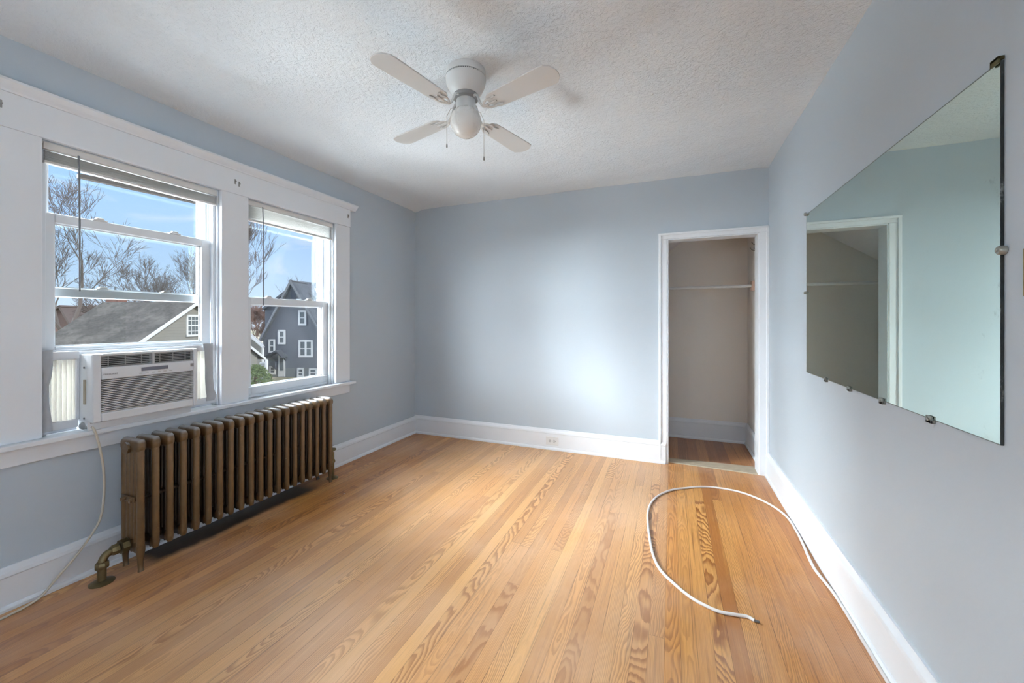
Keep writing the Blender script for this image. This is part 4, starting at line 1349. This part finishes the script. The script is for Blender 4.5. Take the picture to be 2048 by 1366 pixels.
fe = thing('fence', at(527, 754, 31.5), 'white vinyl fence panel with a round-topped post between garage and navy house', 'fence')
fm = MB()
for k in range(7):
    u = 519.5 + k * 1.7
    a_, b2 = at(u, 760, 31.5), at(u + 1.55, 760, 31.5)
    fm.prism([a_, b2, at(u + 1.55, 724.5, 31.5), at(u, 724.5, 31.5)], G(0, 0.05, 0))
fm.prism([at(519, 728, 31.5), at(532, 728, 31.5), at(532, 726, 31.5), at(519, 726, 31.5)], G(0, -0.03, 0))
fm.build('panel', M_wht, fe)
MB().tube([at(533.2, 762, 31.4), at(533.2, 722, 31.4), at(533.2, 719.5, 31.4), at(533.2, 718.3, 31.4)], [0.11, 0.11, 0.085, 0.02], 10).build('post', M_wht, fe, smooth=40)


def leaf_mat(name, a, b_):
    m, nt, out = new_mat(name)
    pos = nt.node('ShaderNodeNewGeometry').outputs['Position']
    c = nt.mix(nt.noise(pos, 4.0, 4), a, b_)
    p = nt.node('ShaderNodeBsdfPrincipled', {'Base Color': c, 'Roughness': 0.7})
    nt.set(out.inputs[0], p.outputs[0])
    return m


rn = random.Random(11)
sh = thing('shrub', at(515, 775, 26.0), 'round green evergreen shrub in front of the beige garage', 'shrub')
cb = at(512, 775, 26.0)
lf = MB()
for k in range(2600):
    a, e, r_ = rn.uniform(0, 2 * pi), rn.uniform(0, pi / 2), rn.uniform(0.72, 1.0)
    hx = 0.95 * r_ * cos(e) * (1 - 0.0 * e)
    p = Vector((cb.x + hx * cos(a), cb.y + hx * sin(a), cb.z + 0.0 + 1.45 * r_ * sin(e)))
    d1 = Vector((rn.uniform(-1, 1), rn.uniform(-1, 1), rn.uniform(-0.3, 1))).normalized()
    d2 = d1.orthogonal().normalized()
    s_ = rn.uniform(0.05, 0.10)
    lf.add([p, p + d1 * s_ + d2 * s_ * 0.45, p + d1 * s_ * 2, p + d1 * s_ - d2 * s_ * 0.45], [(0, 1, 2, 3)])
lf.build('foliage', leaf_mat('shrub_leaf', lin(74, 92, 44), lin(126, 140, 82)), sh)
MB().tube([(cb.x, cb.y, GZ), (cb.x, cb.y, cb.z + 0.8)], 0.10, 8).build('stem', pm('shrub_bark', lin(86, 72, 58), 0.9), sh)

# ---- bare winter trees
M_bark = pm('winter_bark', lin(104, 94, 88), 0.9, var=0.2, scale=6)
M_bark2 = pm('russet_twigs', lin(134, 104, 90), 0.9, var=0.2, scale=3)


def tree(base, height, spread, seed, label, mat=M_bark, trunk_r=0.16, levels=5, split=3, up=0.35, r_min=0.012, first=0.35):
    rn = random.Random(seed)
    base = Vector(base)
    tr_ = MB()
    br_ = MB()

    def grow(p, d, length, r, lev):
        n = 4 if lev < 3 else 3
        pts, rad_ = [p.copy()], [r]
        q = p.copy()
        dd = d.copy()
        for k in range(n):
            dd = (dd + Vector((rn.uniform(-1, 1), rn.uniform(-1, 1), rn.uniform(-0.6, 1.0) * 0.9 + up * 0.3)) * 0.20).normalized()
            q = q + dd * (length / n)
            pts.append(q.copy())
            rad_.append(max(r_min * 0.6, r * (1 - 0.5 * (k + 1) / n)))
        (tr_ if lev == 0 else br_).tube(pts, rad_, 6 if lev < 2 else 3, cap=False)
        if lev >= levels:
            return
        kids = split + (1 if rn.random() < 0.5 else 0)
        for k in range(kids):
            t = rn.uniform(0.35 if lev else 0.45, 1.0)
            i = min(n - 1, int(t * n))
            fpos = pts[i].lerp(pts[i + 1], t * n - i)
            ax = Vector((rn.uniform(-1, 1), rn.uniform(-1, 1), rn.uniform(-0.3, 0.3)))
            ax = (ax - dd * ax.dot(dd)).normalized()
            ang = rn.uniform(0.4, 0.95) * spread
            nd = (dd * cos(ang) + ax * sin(ang) + Vector((0, 0, up * 0.4))).normalized()
            grow(fpos, nd, length * rn.uniform(0.55, 0.78), max(r_min, rad_[i] * rn.uniform(0.5, 0.68)), lev + 1)
        if lev < levels:
            grow(pts[-1], dd, length * 0.68, max(r_min, rad_[-1]), lev + 1)

    grow(base, Vector((0, 0, 1)), height * first, trunk_r, 0)
    t = thing('bare_tree', base, label, 'tree', 'bare winter trees outside the windows')
    tr_.build('trunk', mat, t, smooth=60)
    br_.build('branches', mat, t)
    return t


def tbase(u, zc):
    p = at(u, 700, zc)
    p.z = GZ
    return p


tree(tbase(128, 27), 17.5, 0.95, 3, 'tallest bare tree, its thin branches reaching past the blind beside the tilt wand', trunk_r=0.26, levels=6, split=2, first=0.34, r_min=0.014)
tree(tbase(268, 38), 12.6, 1.1, 8, 'wide bare tree showing above the middle of the grey roof', trunk_r=0.20, levels=6, split=2, first=0.34, r_min=0.014)
tree(tbase(335, 52), 15.0, 1.1, 21, 'bare tree above the grey roof, between the wide tree and the sash edge', trunk_r=0.22, levels=6, split=2, first=0.34, r_min=0.018)
tree(tbase(384, 64), 19.0, 0.95, 14, 'bare tree rising behind the clapboard gable next to the sash edge', trunk_r=0.24, levels=6, split=2, first=0.34, r_min=0.02)
tree(tbase(519, 47), 18.5, 0.62, 31, 'slim upright bare tree beside the navy house', trunk_r=0.24, levels=6, split=2, first=0.40, up=0.6, r_min=0.018)
tree(tbase(592, 66), 11.6, 0.7, 33, 'faint bare tree just topping the ridge of the navy house', trunk_r=0.14, levels=5, split=2, first=0.42, up=0.6, r_min=0.016)
tree(tbase(514, 58), 10.0, 1.0, 41, 'dense russet brown tree behind the garage roof', M_bark2, trunk_r=0.2, levels=6, split=3, first=0.30, r_min=0.02)
tree(tbase(160, 84), 9.5, 1.0, 45, 'russet brown tree beyond the sloping left edge of the grey roof', M_bark2, trunk_r=0.2, levels=6, split=3, first=0.30, r_min=0.03)
tree(tbase(205, 76), 10.5, 1.0, 47, 'brown twiggy tree just behind the chimney of the grey house', M_bark2, trunk_r=0.2, levels=5, split=3, first=0.32, r_min=0.03)

# ---- edge of this house's own roof seen just under the blind
ev = MB()
e0, e1 = 1.225, 2.9
XE = -3.25
ev.hexa([(XE - 0.02, e0, 2.067), (XE + 0.02, e0, 2.067), (XE + 0.02, e1, 2.120), (XE - 0.02, e1, 2.120)],
        [(XE - 0.02, e0, 2.090), (XE + 0.02, e0, 2.090), (XE + 0.02, e1, 2.200), (XE - 0.02, e1, 2.200)])
struct(ev.build('trim_eave', pm('eave_brown', lin(24, 18, 14), 0.8, var=0.1, spec=0.1)))
